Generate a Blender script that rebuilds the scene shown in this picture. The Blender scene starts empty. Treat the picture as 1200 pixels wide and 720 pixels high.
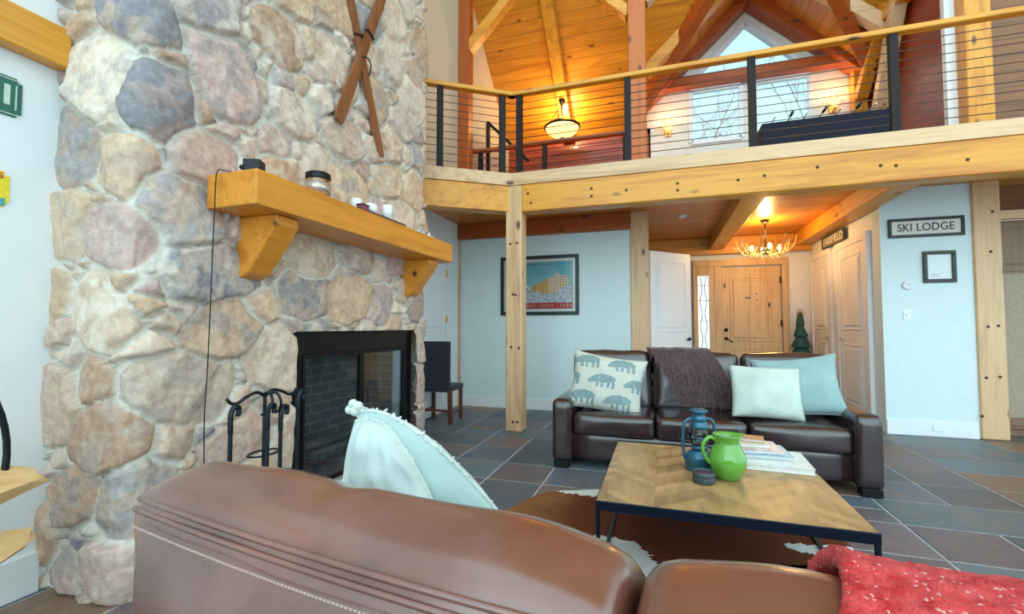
import bpy, bmesh, math, random
import numpy as np
from mathutils import Vector, Matrix, noise, Euler
PI=math.pi
R=math.radians
random.seed(7)
scene=bpy.context.scene
col=scene.collection

# ------------------------------------------------------------------ camera
cd=bpy.data.cameras.new('camera'); cam=bpy.data.objects.new('camera',cd); col.objects.link(cam)
cd.sensor_width=36; cd.lens=36*533.6/1200; cd.clip_start=.02; cd.clip_end=200
cam.location=(0,0,1.3); cam.rotation_euler=(R(90+2.45),0,R(18.09))
scene.camera=cam
# ------------------------------------------------------------------ view, world, sun
scene.view_settings.view_transform='Standard'; scene.view_settings.look='None'
scene.view_settings.gamma=1; scene.view_settings.use_curve_mapping=False
scene.view_settings.exposure=-0.02
w=bpy.data.worlds.new('world'); scene.world=w; w.use_nodes=True
wn=w.node_tree; wn.nodes.clear()
wo=wn.nodes.new('ShaderNodeOutputWorld'); wb=wn.nodes.new('ShaderNodeBackground')
wtc=wn.nodes.new('ShaderNodeTexCoord'); wsep=wn.nodes.new('ShaderNodeSeparateXYZ'); wr=wn.nodes.new('ShaderNodeValToRGB')
wmr=wn.nodes.new('ShaderNodeMapRange'); wmr.inputs[1].default_value=-1; wmr.inputs[2].default_value=1
wn.links.new(wtc.outputs['Generated'],wsep.inputs[0]); wn.links.new(wsep.outputs[2],wmr.inputs[0]); wn.links.new(wmr.outputs[0],wr.inputs[0])
wr.color_ramp.elements[0].position=.40; wr.color_ramp.elements[0].color=(.46,.66,.76,1)
wr.color_ramp.elements[1].position=.56; wr.color_ramp.elements[1].color=(.72,.94,1,1)
wn.links.new(wr.outputs[0],wb.inputs[0]); wb.inputs[1].default_value=2.2
# the sky is brighter on the side of the big windows behind the camera (-Y)
wm1=wn.nodes.new('ShaderNodeMath'); wm1.operation='MULTIPLY'; wm1.inputs[1].default_value=-1; wn.links.new(wsep.outputs[1],wm1.inputs[0])
wm2=wn.nodes.new('ShaderNodeMath'); wm2.operation='MAXIMUM'; wm2.inputs[1].default_value=0; wn.links.new(wm1.outputs[0],wm2.inputs[0])
wm3=wn.nodes.new('ShaderNodeMath'); wm3.operation='POWER'; wm3.inputs[1].default_value=3; wn.links.new(wm2.outputs[0],wm3.inputs[0])
wm4=wn.nodes.new('ShaderNodeMath'); wm4.operation='MULTIPLY_ADD'; wm4.inputs[1].default_value=2.0; wm4.inputs[2].default_value=1.9; wn.links.new(wm3.outputs[0],wm4.inputs[0]); wn.links.new(wm4.outputs[0],wb.inputs[1])
wn.links.new(wb.outputs[0],wo.inputs[0])

# ------------------------------------------------------------------ materials
def newmat(name):
    m=bpy.data.materials.new(name); m.use_nodes=True
    nt=m.node_tree; b=nt.nodes['Principled BSDF']
    return m,nt,b
def N(nt,t,**k):
    n=nt.nodes.new(t)
    for a,v in k.items(): setattr(n,a,v)
    return n
def L(nt,a,b): nt.links.new(a,b)
def ramp(nt,src,stops,interp='LINEAR'):
    r=N(nt,'ShaderNodeValToRGB'); r.color_ramp.interpolation=interp
    e=r.color_ramp.elements
    while len(e)<len(stops): e.new(.5)
    for i,(p,c) in enumerate(stops): e[i].position=p; e[i].color=(c[0],c[1],c[2],1)
    L(nt,src,r.inputs[0]); return r.outputs[0]
def mapping(nt,scale,loc=(0,0,0),rot=(0,0,0),kind='Object'):
    tc=N(nt,'ShaderNodeTexCoord'); mp=N(nt,'ShaderNodeMapping')
    mp.inputs['Scale'].default_value=scale; mp.inputs['Location'].default_value=loc; mp.inputs['Rotation'].default_value=rot
    L(nt,tc.outputs[kind],mp.inputs[0]); return mp.outputs[0]
def nz(nt,vec,scale,detail=3,rough=.5,dist=0):
    n=N(nt,'ShaderNodeTexNoise'); n.inputs['Scale'].default_value=scale; n.inputs['Detail'].default_value=detail
    n.inputs['Roughness'].default_value=rough; n.inputs['Distortion'].default_value=dist
    if vec: L(nt,vec,n.inputs['Vector'])
    return n.outputs['Fac']
def mix(nt,f,a,b,mode='MIX'):
    m=N(nt,'ShaderNodeMix',data_type='RGBA',blend_type=mode)
    for i,v in ((0,f),(6,a),(7,b)):
        if hasattr(v,'links') or hasattr(v,'is_linked'): L(nt,v,m.inputs[i])
        elif isinstance(v,(int,float)): m.inputs[i].default_value=v
        else: m.inputs[i].default_value=(v[0],v[1],v[2],1)
    return m.outputs[2]
def mth(nt,op,a,b=None,c=None):
    m=N(nt,'ShaderNodeMath',operation=op)
    for i,v in enumerate((a,b,c)):
        if v is None: continue
        if isinstance(v,(int,float)): m.inputs[i].default_value=v
        else: L(nt,v,m.inputs[i])
    return m.outputs[0]
def bump(nt,b,h,s=.3,d=.01):
    n=N(nt,'ShaderNodeBump'); n.inputs['Strength'].default_value=s; n.inputs['Distance'].default_value=d
    L(nt,h,n.inputs['Height']); L(nt,n.outputs[0],b.inputs['Normal'])
def plain(name,c,rough=.5,metal=0,noise_s=30,var=.08,bmp=0,spec=.5,coat=0):
    m,nt,b=newmat(name)
    v=mapping(nt,(1,1,1)); f=nz(nt,v,noise_s,3)
    c0=tuple(max(0,x*(1-var)) for x in c); c1=tuple(min(1,x*(1+var)) for x in c)
    L(nt,ramp(nt,f,[(.3,c0),(.7,c1)]),b.inputs['Base Color'])
    b.inputs['Roughness'].default_value=rough; b.inputs['Metallic'].default_value=metal
    b.inputs['Specular IOR Level'].default_value=spec; b.inputs['Coat Weight'].default_value=coat
    if bmp: bump(nt,b,f,bmp,.005)
    return m
def wood(name,axis,dark,light,rough=.42,knots=True,ring=1.0,coat=.15,knotcol=(.09,.025,.008)):
    m,nt,b=newmat(name)
    s=[9,9,9]; s[axis]=.7
    v=mapping(nt,tuple(s)); f=nz(nt,v,1.0*ring,5,.6,.6)
    fine=[60,60,60]; fine[axis]=2
    v2=mapping(nt,tuple(fine)); f2=nz(nt,v2,1,2)
    c=ramp(nt,f,[(.3,dark),(.52,light),(.62,tuple(x*.9 for x in light)),(.75,dark)])
    c=mix(nt,mth(nt,'MULTIPLY',f2,.35),c,tuple(x*.55 for x in dark))
    if knots:
        ks=[5.5,5.5,5.5]; ks[axis]=2.3
        kv=mapping(nt,tuple(ks)); vo=N(nt,'ShaderNodeTexVoronoi'); vo.inputs['Scale'].default_value=1; L(nt,kv,vo.inputs['Vector'])
        sep=N(nt,'ShaderNodeSeparateColor'); L(nt,vo.outputs['Color'],sep.inputs[0])
        g=mth(nt,'GREATER_THAN',sep.outputs[0],.48)
        k=mth(nt,'MULTIPLY',mth(nt,'SUBTRACT',1,mth(nt,'SMOOTH_MIN',mth(nt,'MULTIPLY',vo.outputs['Distance'],5.5),1,.3)),g)
        c=mix(nt,mth(nt,'MINIMUM',mth(nt,'MULTIPLY',k,2.2),.93),c,knotcol)
    L(nt,c,b.inputs['Base Color']); b.inputs['Roughness'].default_value=rough; b.inputs['Coat Weight'].default_value=coat
    b.inputs['Coat Roughness'].default_value=.25
    bump(nt,b,f2,.08,.004)
    return m
def planks(name,across,along,wid,dark,light,rough=.4,groove=.05):
    """boards: `across` is the coordinate axis that crosses the boards"""
    m,nt,b=newmat(name)
    tc=N(nt,'ShaderNodeTexCoord'); sp=N(nt,'ShaderNodeSeparateXYZ'); L(nt,tc.outputs['Object'],sp.inputs[0])
    q=mth(nt,'DIVIDE',sp.outputs[across],wid); fl=mth(nt,'FLOOR',q); fr=mth(nt,'FRACT',q)
    wn_=N(nt,'ShaderNodeTexWhiteNoise',noise_dimensions='1D'); L(nt,fl,wn_.inputs['W'])
    cmb=N(nt,'ShaderNodeCombineXYZ')
    L(nt,mth(nt,'ADD',mth(nt,'MULTIPLY',sp.outputs[along],.8),mth(nt,'MULTIPLY',wn_.outputs['Value'],37)),cmb.inputs[0])
    L(nt,mth(nt,'MULTIPLY',sp.outputs[across],9),cmb.inputs[1])
    f=nz(nt,cmb.outputs[0],1,4,.6,.5)
    c=ramp(nt,f,[(.3,dark),(.55,light),(.72,dark)])
    c=mix(nt,mth(nt,'MULTIPLY',wn_.outputs['Value'],.4),c,tuple(x*.72 for x in dark))
    cmb2=N(nt,'ShaderNodeCombineXYZ'); L(nt,mth(nt,'ADD',mth(nt,'MULTIPLY',sp.outputs[along],2.2),mth(nt,'MULTIPLY',wn_.outputs['Value'],11)),cmb2.inputs[0]); L(nt,mth(nt,'MULTIPLY',sp.outputs[across],6.5),cmb2.inputs[1])
    vo=N(nt,'ShaderNodeTexVoronoi'); vo.inputs['Scale'].default_value=1; L(nt,cmb2.outputs[0],vo.inputs['Vector'])
    sep=N(nt,'ShaderNodeSeparateColor'); L(nt,vo.outputs['Color'],sep.inputs[0])
    k=mth(nt,'MULTIPLY',mth(nt,'SUBTRACT',1,mth(nt,'MINIMUM',mth(nt,'MULTIPLY',vo.outputs['Distance'],6),1)),mth(nt,'GREATER_THAN',sep.outputs[0],.6))
    c=mix(nt,mth(nt,'MINIMUM',mth(nt,'MULTIPLY',k,1.5),.85),c,tuple(x*.25 for x in dark))
    g=mth(nt,'LESS_THAN',fr,groove)
    c=mix(nt,mth(nt,'MULTIPLY',g,.6),c,tuple(x*.2 for x in dark))
    L(nt,c,b.inputs['Base Color']); b.inputs['Roughness'].default_value=rough; b.inputs['Coat Weight'].default_value=.15
    bump(nt,b,mth(nt,'SUBTRACT',1,g),.5,.006)
    return m
def attrmat(name,rough=.8,amount=.25,scale=40,bmp=.3,spec=.3,attr='col',coat=0,bd=.01):
    m,nt,b=newmat(name)
    a=N(nt,'ShaderNodeAttribute',attribute_name=attr)
    f=nz(nt,mapping(nt,(1,1,1)),scale,6,.62)
    c=mix(nt,amount,a.outputs['Color'],ramp(nt,f,[(.3,(.15,.15,.15)),(.7,(.95,.95,.95))]),'OVERLAY')
    L(nt,c,b.inputs['Base Color']); b.inputs['Roughness'].default_value=rough; b.inputs['Specular IOR Level'].default_value=spec
    b.inputs['Coat Weight'].default_value=coat
    if bmp: bump(nt,b,f,bmp,bd)
    return m
def leather(name,dark,light,rough=.26,coat=.7):
    m,nt,b=newmat(name)
    v=mapping(nt,(1,1,1)); f=nz(nt,v,3.5,4,.6,.4)
    c=ramp(nt,f,[(.3,dark),(.7,light)])
    L(nt,c,b.inputs['Base Color'])
    g=N(nt,'ShaderNodeTexVoronoi'); g.inputs['Scale'].default_value=260; L(nt,v,g.inputs['Vector'])
    wv=nz(nt,v,14,3,.5,1.2)
    h=mth(nt,'ADD',mth(nt,'MULTIPLY',g.outputs['Distance'],.12),wv)
    bump(nt,b,h,.22,.006)
    b.inputs['Roughness'].default_value=rough; b.inputs['Coat Weight'].default_value=coat; b.inputs['Coat Roughness'].default_value=.24; b.inputs['Coat IOR'].default_value=1.75
    return m
def glow(name,c,s):
    m,nt,b=newmat(name); b.inputs['Base Color'].default_value=(*c,1)
    b.inputs['Emission Color'].default_value=(*c,1); b.inputs['Emission Strength'].default_value=s
    return m
def glass(name,c=(1,1,1),rough=.02,tr=.9,spec=.5):
    m,nt,b=newmat(name); nt.nodes.remove(b); out=nt.nodes['Material Output']
    t=N(nt,'ShaderNodeBsdfTransparent'); t.inputs[0].default_value=(*c,1)
    g=N(nt,'ShaderNodeBsdfGlossy'); g.inputs['Roughness'].default_value=rough
    fr=N(nt,'ShaderNodeFresnel'); fr.inputs[0].default_value=1.45
    mx=N(nt,'ShaderNodeMixShader'); L(nt,mth(nt,'ADD',mth(nt,'MULTIPLY',fr.outputs[0],tr),.02),mx.inputs[0]); L(nt,t.outputs[0],mx.inputs[1]); L(nt,g.outputs[0],mx.inputs[2])
    L(nt,mx.outputs[0],out.inputs[0]); return m

HON_D=(.56,.185,.010); HON_L=(.84,.37,.030)
PAL_D=(.55,.31,.15); PAL_L=(.82,.53,.29)
RED_D=(.28,.040,.004); RED_L=(.47,.10,.010)
M={}
for i,a in enumerate('xyz'):
    M['honey_'+a]=wood('honey pine '+a,i,HON_D,HON_L)
    M['pale_'+a]=wood('pale pine '+a,i,PAL_D,PAL_L,rough=.5)
    M['redh_'+a]=wood('lamp-tinted pine '+a,i,(.42,.075,.003),(.62,.15,.009))  # pine with the warm loft lamp light put into its colour
    M['red_'+a]=wood('reddish pine '+a,i,RED_D,RED_L)
M['brownski']=wood('old ski wood',2,(.17,.05,.018),(.30,.11,.04),rough=.35,knots=False)
M['doorpine']=wood('knotty door pine',2,(.58,.33,.11),(.80,.54,.25),rough=.45)
M['mantel']=wood('mantel pine',1,(.60,.20,.015),(.86,.34,.035),rough=.4)
M['table']=None
M['roofplank']=planks('pine roof boards',1,0,.15,(.50,.165,.010),(.74,.31,.025))
M['roofplankx']=planks('pine dormer boards',0,1,.15,(.50,.165,.010),(.74,.31,.025))
M['deckplank']=planks('pine under-loft boards',1,0,.15,(.48,.13,.012),(.76,.28,.03))
M['redplank']=planks('reddish wall boards',2,1,.2,(.20,.018,.001),(.32,.040,.003))
M['redplankx']=planks('reddish rear wall boards',2,0,.2,(.20,.018,.001),(.32,.040,.003))
M['brownplank']=planks('brown wall boards',2,0,.2,(.15,.05,.008),(.25,.09,.016))
M['cabinet']=wood('brown cabinet wood',2,(.17,.09,.05),(.27,.15,.085),knots=False,rough=.5)
M['wall']=plain('painted plaster',(.80,.83,.84),.75,noise_s=8,var=.02,bmp=.05)
M['wallwarm']=plain('cream painted plaster',(.80,.76,.68),.75,noise_s=8,var=.02)
M['aqua']=plain('pale aqua plaster',(.68,.79,.80),.75,noise_s=8,var=.02)
M['walllamptint']=plain('lamp-tinted tan plaster',(.58,.50,.36),.75,noise_s=8,var=.02)  # tan comes from warm loft light put into the wall colour
M['white']=plain('white gloss paint',(.82,.84,.86),.35,noise_s=5,var=.02)
M['black']=plain('black metal',(.012,.014,.018),.35,.6,var=.2)
M['iron']=plain('wrought iron',(.018,.03,.04),.4,.7,var=.3,bmp=.2)
M['bronze']=plain('dark bronze rail post',(.012,.006,.005),.6,.0,var=.2,spec=.3)
M['cable']=plain('steel cable',(.10,.06,.05),.35,.8)
M['brass']=plain('brass',(.75,.5,.18),.3,.9)
M['nickel']=plain('nickel',(.6,.6,.62),.25,.95)
M['leather']=leather('dark brown leather',(.018,.009,.011),(.040,.020,.021))
M['leathern']=leather('window-lit brown leather',(.12,.040,.027),(.24,.088,.060),.27,1.0)  # far sofa's leather with window brightness put into the base colour
M['thread']=plain('pale stitching',(.50,.36,.30),.7)
M['jug']=plain('green glazed pottery',(.13,.42,.05),.12,noise_s=6,var=.12,coat=1)
M['lantern']=plain('blue painted metal',(.03,.15,.24),.32,.4,var=.15,coat=.3)
M['paper']=plain('book pages',(.80,.80,.78),.7)
M['bulb']=glow('lit bulb',(1,.72,.3),14)
M['shade']=glow('lit amber glass',(1,.62,.22),2.2)
M['glass']=glass('clear glass')
M['winglass']=glass('sky-dimming window glass',(.50,.62,.64))  # tint added to tone down the bright sky behind the panes
M['fglass']=glass('smoked fireplace glass',(.78,.84,.88),.06,.45)

# ------------------------------------------------------------------ mesh helpers
def link(name,me,mat=None,parent=None,smooth=False):
    o=bpy.data.objects.new(name,me); col.objects.link(o)
    if mat:
        for mm in (mat if isinstance(mat,(list,tuple)) else [mat]): me.materials.append(mm)
    if smooth:
        for p in me.polygons: p.use_smooth=True
    if parent: o.parent=parent
    return o
def obj(name,bm,mat,parent=None,smooth=False,kind=None,fix=True):
    if fix: bmesh.ops.recalc_face_normals(bm,faces=bm.faces)
    me=bpy.data.meshes.new(name); bm.to_mesh(me); bm.free()
    o=link(name,me,mat,parent,smooth)
    if kind: o['kind']=kind
    return o
def thing(name,label,cat,loc=(0,0,0),rot=(0,0,0),group=None):
    o=bpy.data.objects.new(name,None); col.objects.link(o); o.empty_display_size=.1
    o.location=loc; o.rotation_euler=rot; return tag(o,label,cat,group)
def tag(o,label,cat,group=None):
    o['label']=label; o['category']=cat
    if group: o['group']=group
    return o
def BM(): return bmesh.new()
def box(bm,x0,x1,y0,y1,z0,z1,bev=0,seg=2,mi=0):
    vs=[bm.verts.new(p) for p in ((x0,y0,z0),(x1,y0,z0),(x1,y1,z0),(x0,y1,z0),(x0,y0,z1),(x1,y0,z1),(x1,y1,z1),(x0,y1,z1))]
    fs=[bm.faces.new([vs[i] for i in q]) for q in ((0,3,2,1),(4,5,6,7),(0,1,5,4),(1,2,6,5),(2,3,7,6),(3,0,4,7))]
    for f in fs: f.material_index=mi
    if bev:
        es={e for f in fs for e in f.edges}
        bmesh.ops.bevel(bm,geom=list(es),offset=bev,segments=seg,affect='EDGES',profile=.7)
    return bm
def B(*a,**k): return box(BM(),*a,**k)
def prism(bm,pts,d):
    """extrude a 3-D polygon along vector d"""
    d=Vector(d); a=[bm.verts.new(p) for p in pts]; b=[bm.verts.new(Vector(p)+d) for p in pts]
    n=len(a); bm.faces.new(a); bm.faces.new(b[::-1])
    for i in range(n): bm.faces.new((a[i],b[i],b[(i+1)%n],a[(i+1)%n]))
    return bm
def beam(bm,p,q,w,h,up=(0,0,1),bev=.008):
    """box beam from p to q, w wide sideways, h high along up"""
    p=Vector(p);q=Vector(q);d=(q-p); l=d.length; d.normalize(); s=d.cross(Vector(up)).normalized(); u=s.cross(d).normalized()
    t=bmesh.new(); box(t,-w/2,w/2,0,l,-h/2,h/2,bev,1)
    mtx=Matrix((( s.x,d.x,u.x,p.x),(s.y,d.y,u.y,p.y),(s.z,d.z,u.z,p.z),(0,0,0,1)))
    t.transform(mtx); me=bpy.data.meshes.new('t'); t.to_mesh(me); t.free(); bm.from_mesh(me); bpy.data.meshes.remove(me); return bm
def tube(bm,pts,r,n=8,cap=True):
    pts=[Vector(p) for p in pts]; rr=r if isinstance(r,(list,tuple)) else [r]*len(pts); rings=[]
    prev=None
    for i,p in enumerate(pts):
        t=(pts[min(i+1,len(pts)-1)]-pts[max(i-1,0)]).normalized()
        if prev is None:
            a=t.orthogonal().normalized()
        else:
            a=(prev-t*prev.dot(t))
            a=a.normalized() if a.length>1e-6 else t.orthogonal().normalized()
        prev=a; b=t.cross(a)
        rings.append([bm.verts.new(p+(a*math.cos(k*2*PI/n)+b*math.sin(k*2*PI/n))*rr[i]) for k in range(n)])
    for i in range(len(rings)-1):
        for k in range(n): bm.faces.new((rings[i][k],rings[i][(k+1)%n],rings[i+1][(k+1)%n],rings[i+1][k]))
    if cap: bm.faces.new(rings[0][::-1]); bm.faces.new(rings[-1])
    return bm
def curve(pts,n=8):
    """Catmull-Rom through pts"""
    P=[Vector(p) for p in pts]; out=[]
    for i in range(len(P)-1):
        a=P[max(i-1,0)];b=P[i];c=P[i+1];d=P[min(i+2,len(P)-1)]
        for k in range(n):
            t=k/n; out.append(.5*((2*b)+(c-a)*t+(2*a-5*b+4*c-d)*t*t+(3*b-a-3*c+d)*t**3))
    out.append(P[-1]); return out
def lathe(bm,prof,c=(0,0,0),n=32):
    c=Vector(c); rings=[]
    for r,z in prof:
        if r<1e-5: rings.append([bm.verts.new(c+Vector((0,0,z)))])
        else: rings.append([bm.verts.new(c+Vector((r*math.cos(k*2*PI/n),r*math.sin(k*2*PI/n),z))) for k in range(n)])
    for A,B_ in zip(rings,rings[1:]):
        for k in range(n):
            k2=(k+1)%n
            if len(A)==1 and len(B_)==1: continue
            if len(A)==1: bm.faces.new((A[0],B_[k],B_[k2]))
            elif len(B_)==1: bm.faces.new((A[k],B_[0],A[k2]))
            else: bm.faces.new((A[k],B_[k],B_[k2],A[k2]))
    return bm
def ball(bm,c,r,s=(1,1,1),u=16,v=10):
    mt=Matrix.Translation(c)@Matrix.Diagonal((r*s[0],r*s[1],r*s[2],1))
    bmesh.ops.create_uvsphere(bm,u_segments=u,v_segments=v,radius=1,matrix=mt); return bm
def soft(w,d,h,r=.06,bulge=(0,0,0),n=14,wob=0,seed=0,fn=None):
    """puffy upholstered block centred on the origin; bulge per axis"""
    bm=BM(); bmesh.ops.create_cube(bm,size=2); bmesh.ops.subdivide_edges(bm,edges=bm.edges[:],cuts=n,use_grid_fill=True)
    H=(w/2,d/2,h/2)
    for v in bm.verts:
        c=v.co.copy()
        # denser sampling toward edges
        c=Vector([math.sin(x*PI/2)*.35+x*.65 for x in c])
        p=Vector([c[i]*H[i] for i in range(3)])
        q=Vector([max(-H[i]+r,min(H[i]-r,p[i])) for i in range(3)])
        dd=p-q
        if dd.length>1e-6:
            m=max(abs(dd[0]),abs(dd[1]),abs(dd[2])); p=q+dd.normalized()*m
        for i in range(3):
            j,k=(i+1)%3,(i+2)%3
            if abs(c[i])>.2: p[i]+=(1 if c[i]>0 else -1)*bulge[i]*(1-c[j]**2)*(1-c[k]**2)*min(1,abs(c[i]))
        if wob: p+=Vector([noise.noise(p*6+Vector((seed,i*7,3)))*wob for i in range(3)])
        if fn: p=fn(p,c)
        v.co=p
    return bm
def colorface(me,fn):
    """corner colours from a function of the face centre"""
    at=me.color_attributes.new('col','FLOAT_COLOR','CORNER')
    for p in me.polygons:
        c=fn(p.center,p)
        for li in p.loop_indices: at.data[li].color=(*c,1)
def painted(name,w,h,nx,ny,fn,mat,parent=None,loc=(0,0,0),rot=(0,0,0),t=.002):
    """flat picture in local XZ, facing -Y; fn(u,v) colour"""
    bm=BM(); g=[[bm.verts.new((w*(i/nx-.5),0,h*(j/ny-.5))) for i in range(nx+1)] for j in range(ny+1)]
    for j in range(ny):
        for i in range(nx): bm.faces.new((g[j][i],g[j][i+1],g[j+1][i+1],g[j+1][i]))
    me=bpy.data.meshes.new(name); bm.to_mesh(me); bm.free()
    colorface(me,lambda c,p: fn(c.x/w+.5,c.z/h+.5))
    o=link(name,me,mat,parent); o.location=loc; o.rotation_euler=rot; return o
def lettering(name,body,height,mat,parent=None,loc=(0,0,0),rot=(PI/2,0,0),width=None,extr=.002,spacing=1):
    cu=bpy.data.curves.new('t','FONT'); cu.body=body; cu.size=height*1.38; cu.extrude=extr; cu.align_x='CENTER'; cu.align_y='CENTER'; cu.space_character=spacing; cu.offset=height*.015
    to=bpy.data.objects.new('t',cu); col.objects.link(to)
    me=bpy.data.meshes.new_from_object(to.evaluated_get(bpy.context.evaluated_depsgraph_get())); bpy.data.objects.remove(to)
    if width:
        xs=[v.co.x for v in me.vertices]; s=width/(max(xs)-min(xs)); m0=(max(xs)+min(xs))/2
        for v in me.vertices: v.co.x=(v.co.x-m0)*s
    o=link(name,me,mat,parent); o.location=loc; o.rotation_euler=rot; return o
def copy_tree(o,parent=None):
    c=o.copy(); col.objects.link(c)
    if parent: c.parent=parent
    for ch in list(o.children): copy_tree(ch,c)
    return c
def dup(o,loc,rot=None,label=None,group=None):
    c=copy_tree(o); c.location=loc
    if rot is not None: c.rotation_euler=rot
    if label: c['label']=label
    if group: c['group']=group
    return c
def S(name,bm,mat,**k): return obj(name,bm,mat,kind='structure',**k)

# ================================================================== STRUCTURE
# ---- slate floor : grout bed and tiles
def build_floor():
    x0,x1,y0,y1=-3.3,7.0,-3.0,9.7
    T=.49; ox,oy=1.5-.49*10,3.70-.49*14
    nx=int((x1-ox)/T)+2; ny=int((y1-oy)/T)+2
    rnd=random.Random(11); used=set(); tiles=[]
    for j in range(-1,ny):
        for i in range(-2,nx):
            if (i,j) in used: continue
            w=h=1
            r=rnd.random()
            if r<.16 and (i+1,j) not in used: w=2
            elif r<.24 and (i,j+1) not in used: h=2
            for a in range(w):
                for b in range(h): used.add((i+a,j+b))
            X0,Y0=ox+i*T,oy+j*T
            if w==1 and h==1 and rnd.random()<.12:
                tiles+= [(X0,X0+T,Y0,Y0+T/2),(X0,X0+T/2,Y0+T/2,Y0+T),(X0+T/2,X0+T,Y0+T/2,Y0+T)]
            else: tiles.append((X0,X0+w*T,Y0,Y0+h*T))
    bm=BM(); cols=[]
    pal=[(.10,.13,.16),(.14,.12,.13),(.085,.11,.14),(.20,.13,.095),(.12,.15,.17),(.16,.12,.13),(.24,.15,.10),(.11,.12,.15)]
    box(bm,x0,x1,y0,y1,-.1,-.004); cols+=[(.42,.46,.47)]*6
    g=.006
    for a,b,c,d in tiles:
        a,b,c,d=max(a+g,x0),min(b-g,x1),max(c+g,y0),min(d-g,y1)
        if b-a<.02 or d-c<.02: continue
        n0=len(bm.faces)
        vs=[(a,c),(b,c),(b,d),(a,d)]
        lo=[bm.verts.new((x,y,-.006)) for x,y in vs]; e=.005
        hi=[bm.verts.new((x+(e if x==a else -e),y+(e if y==c else -e),0)) for x,y in vs]
        bm.faces.new(hi)
        for k in range(4): bm.faces.new((lo[k],lo[(k+1)%4],hi[(k+1)%4],hi[k]))
        cc=rnd.choice(pal); v=rnd.uniform(.7,1.15); cols+=[tuple(x*v for x in cc)]*5
    me=bpy.data.meshes.new('floor'); bm.to_mesh(me); bm.free()
    at=me.color_attributes.new('col','FLOAT_COLOR','CORNER')
    for p,c in zip(me.polygons,cols):
        for li in p.loop_indices: at.data[li].color=(*c,1)
    m,nt,b=newmat('slate tiles')
    a=N(nt,'ShaderNodeAttribute',attribute_name='col'); v=mapping(nt,(1,1,1))
    f=nz(nt,v,3.2,5,.65,.8); f2=nz(nt,v,17,5,.7,.3)
    c=mix(nt,mth(nt,'MULTIPLY',ramp(nt,f,[(.5,(0,0,0)),(.68,(1,1,1))]),.38),a.outputs['Color'],(.27,.16,.10))
    c=mix(nt,.55,c,ramp(nt,f2,[(.3,(.25,.27,.3)),(.7,(.8,.8,.78))]),'OVERLAY')
    L(nt,c,b.inputs['Base Color'])
    L(nt,ramp(nt,f2,[(.3,(.38,.38,.38)),(.7,(.58,.58,.58))]),b.inputs['Roughness'])
    bump(nt,b,f2,.35,.006)
    link('floor',me,m)['kind']='structure'
build_floor()

# ---- walls
S('wall_left',B(-3.15,-2.95,-3,1.75,0,5.6),M['wall'])
S('wall_left_far',B(-3.4,-3.2,4.0,9.7,0,3.1),M['wall'])
S('wall_loft_left',B(-3.4,-3.2,4.0,9.7,3.1,9.5),M['walllamptint'])
S('wall_behind',B(-3.4,-3.15,1.4,4.1,0,9.5),M['wall'])
S('wall_back',B(-3.2,-.4,6.95,7.1,0,3.05),M['aqua'])
S('wall_right',B(2.6,3.5,6.75,6.95,0,3.05),M['aqua'])
S('wall_hall',B(2.6,2.75,6.95,9.6,0,3.05),M['wall'])
S('wall_entry',B(-3.3,5.0,9.56,9.7,0,3.2),M['wall'])
S('wall_rear',B(-3.25,-.15,9.56,9.7,3.2,5.35),M['redplankx'])
S('wall_stair',B(3.52,3.62,7.1,9.6,3.2,7.6),M['redplank'])
S('wall_side',B(3.74,7.0,7.02,7.14,3.2,7.6),M['brownplank'])
S('wall_panel',B(3.74,7.0,7.0,7.1,2.66,3.05),M['brownplank'])
# gable wall with two windows and a peaked one
GX,GZ=1.63,7.66
def gable():
    bm=BM(); y0,y1=9.56,9.7
    def slab(poly): prism(bm,[(x,y0,z) for x,z in poly],(0,y1-y0,0))
    xl,xr=-.18,3.45
    def top(x): return GZ-abs(x-GX)*1.03+.02
    slab([(xl,3.2),(xr,3.2),(xr,4.93),(xl,4.93)])
    slab([(xl,4.93),(.62,4.93),(.62,5.97),(xl,5.97)]); slab([(1.52,4.93),(1.76,4.93),(1.76,5.97),(1.52,5.97)]); slab([(2.68,4.93),(xr,4.93),(xr,5.97),(2.68,5.97)])
    # band and gable above, around the peaked opening
    ax0,ax1,az0,az1,apex=.70,2.56,6.22,6.22,7.14
    slab([(xl,5.97),(xr,5.97),(xr,6.22),(xl,6.22)])
    slab([(xl,6.22),(ax0,6.22),(GX,apex),(GX,top(GX))])
    slab([(xr,6.22),(GX,top(GX)),(GX,apex),(ax1,6.22)])
    slab([(-.75,5.25),(xl,5.25),(xl,5.97)]); slab([(xr,5.25),(4.0,5.25),(xr,5.97)])
    return bm
S('wall_gable',gable(),M['wallwarm'])
def frame_poly(bm,pts,y,wd,dp):
    n=len(pts)
    for i in range(n):
        a,b=pts[i],pts[(i+1)%n]; beam(bm,(a[0],y,a[1]),(b[0],y,b[1]),dp,wd,up=(b[1]-a[1],0,-(b[0]-a[0])),bev=.004)
for k,pts in enumerate(([(.62,4.93),(1.52,4.93),(1.52,5.97),(.62,5.97)],[(1.76,4.93),(2.68,4.93),(2.68,5.97),(1.76,5.97)],[(.70,6.22),(2.56,6.22),(GX,7.14)])):
    bm=BM(); frame_poly(bm,pts,9.545,.08,.07)
    o=S('window_%d'%(k+1),bm,M['white'])
    g=BM(); g.faces.new([g.verts.new((x,9.6,z)) for x,z in pts]); obj('pane',g,M['winglass'],o)

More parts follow.
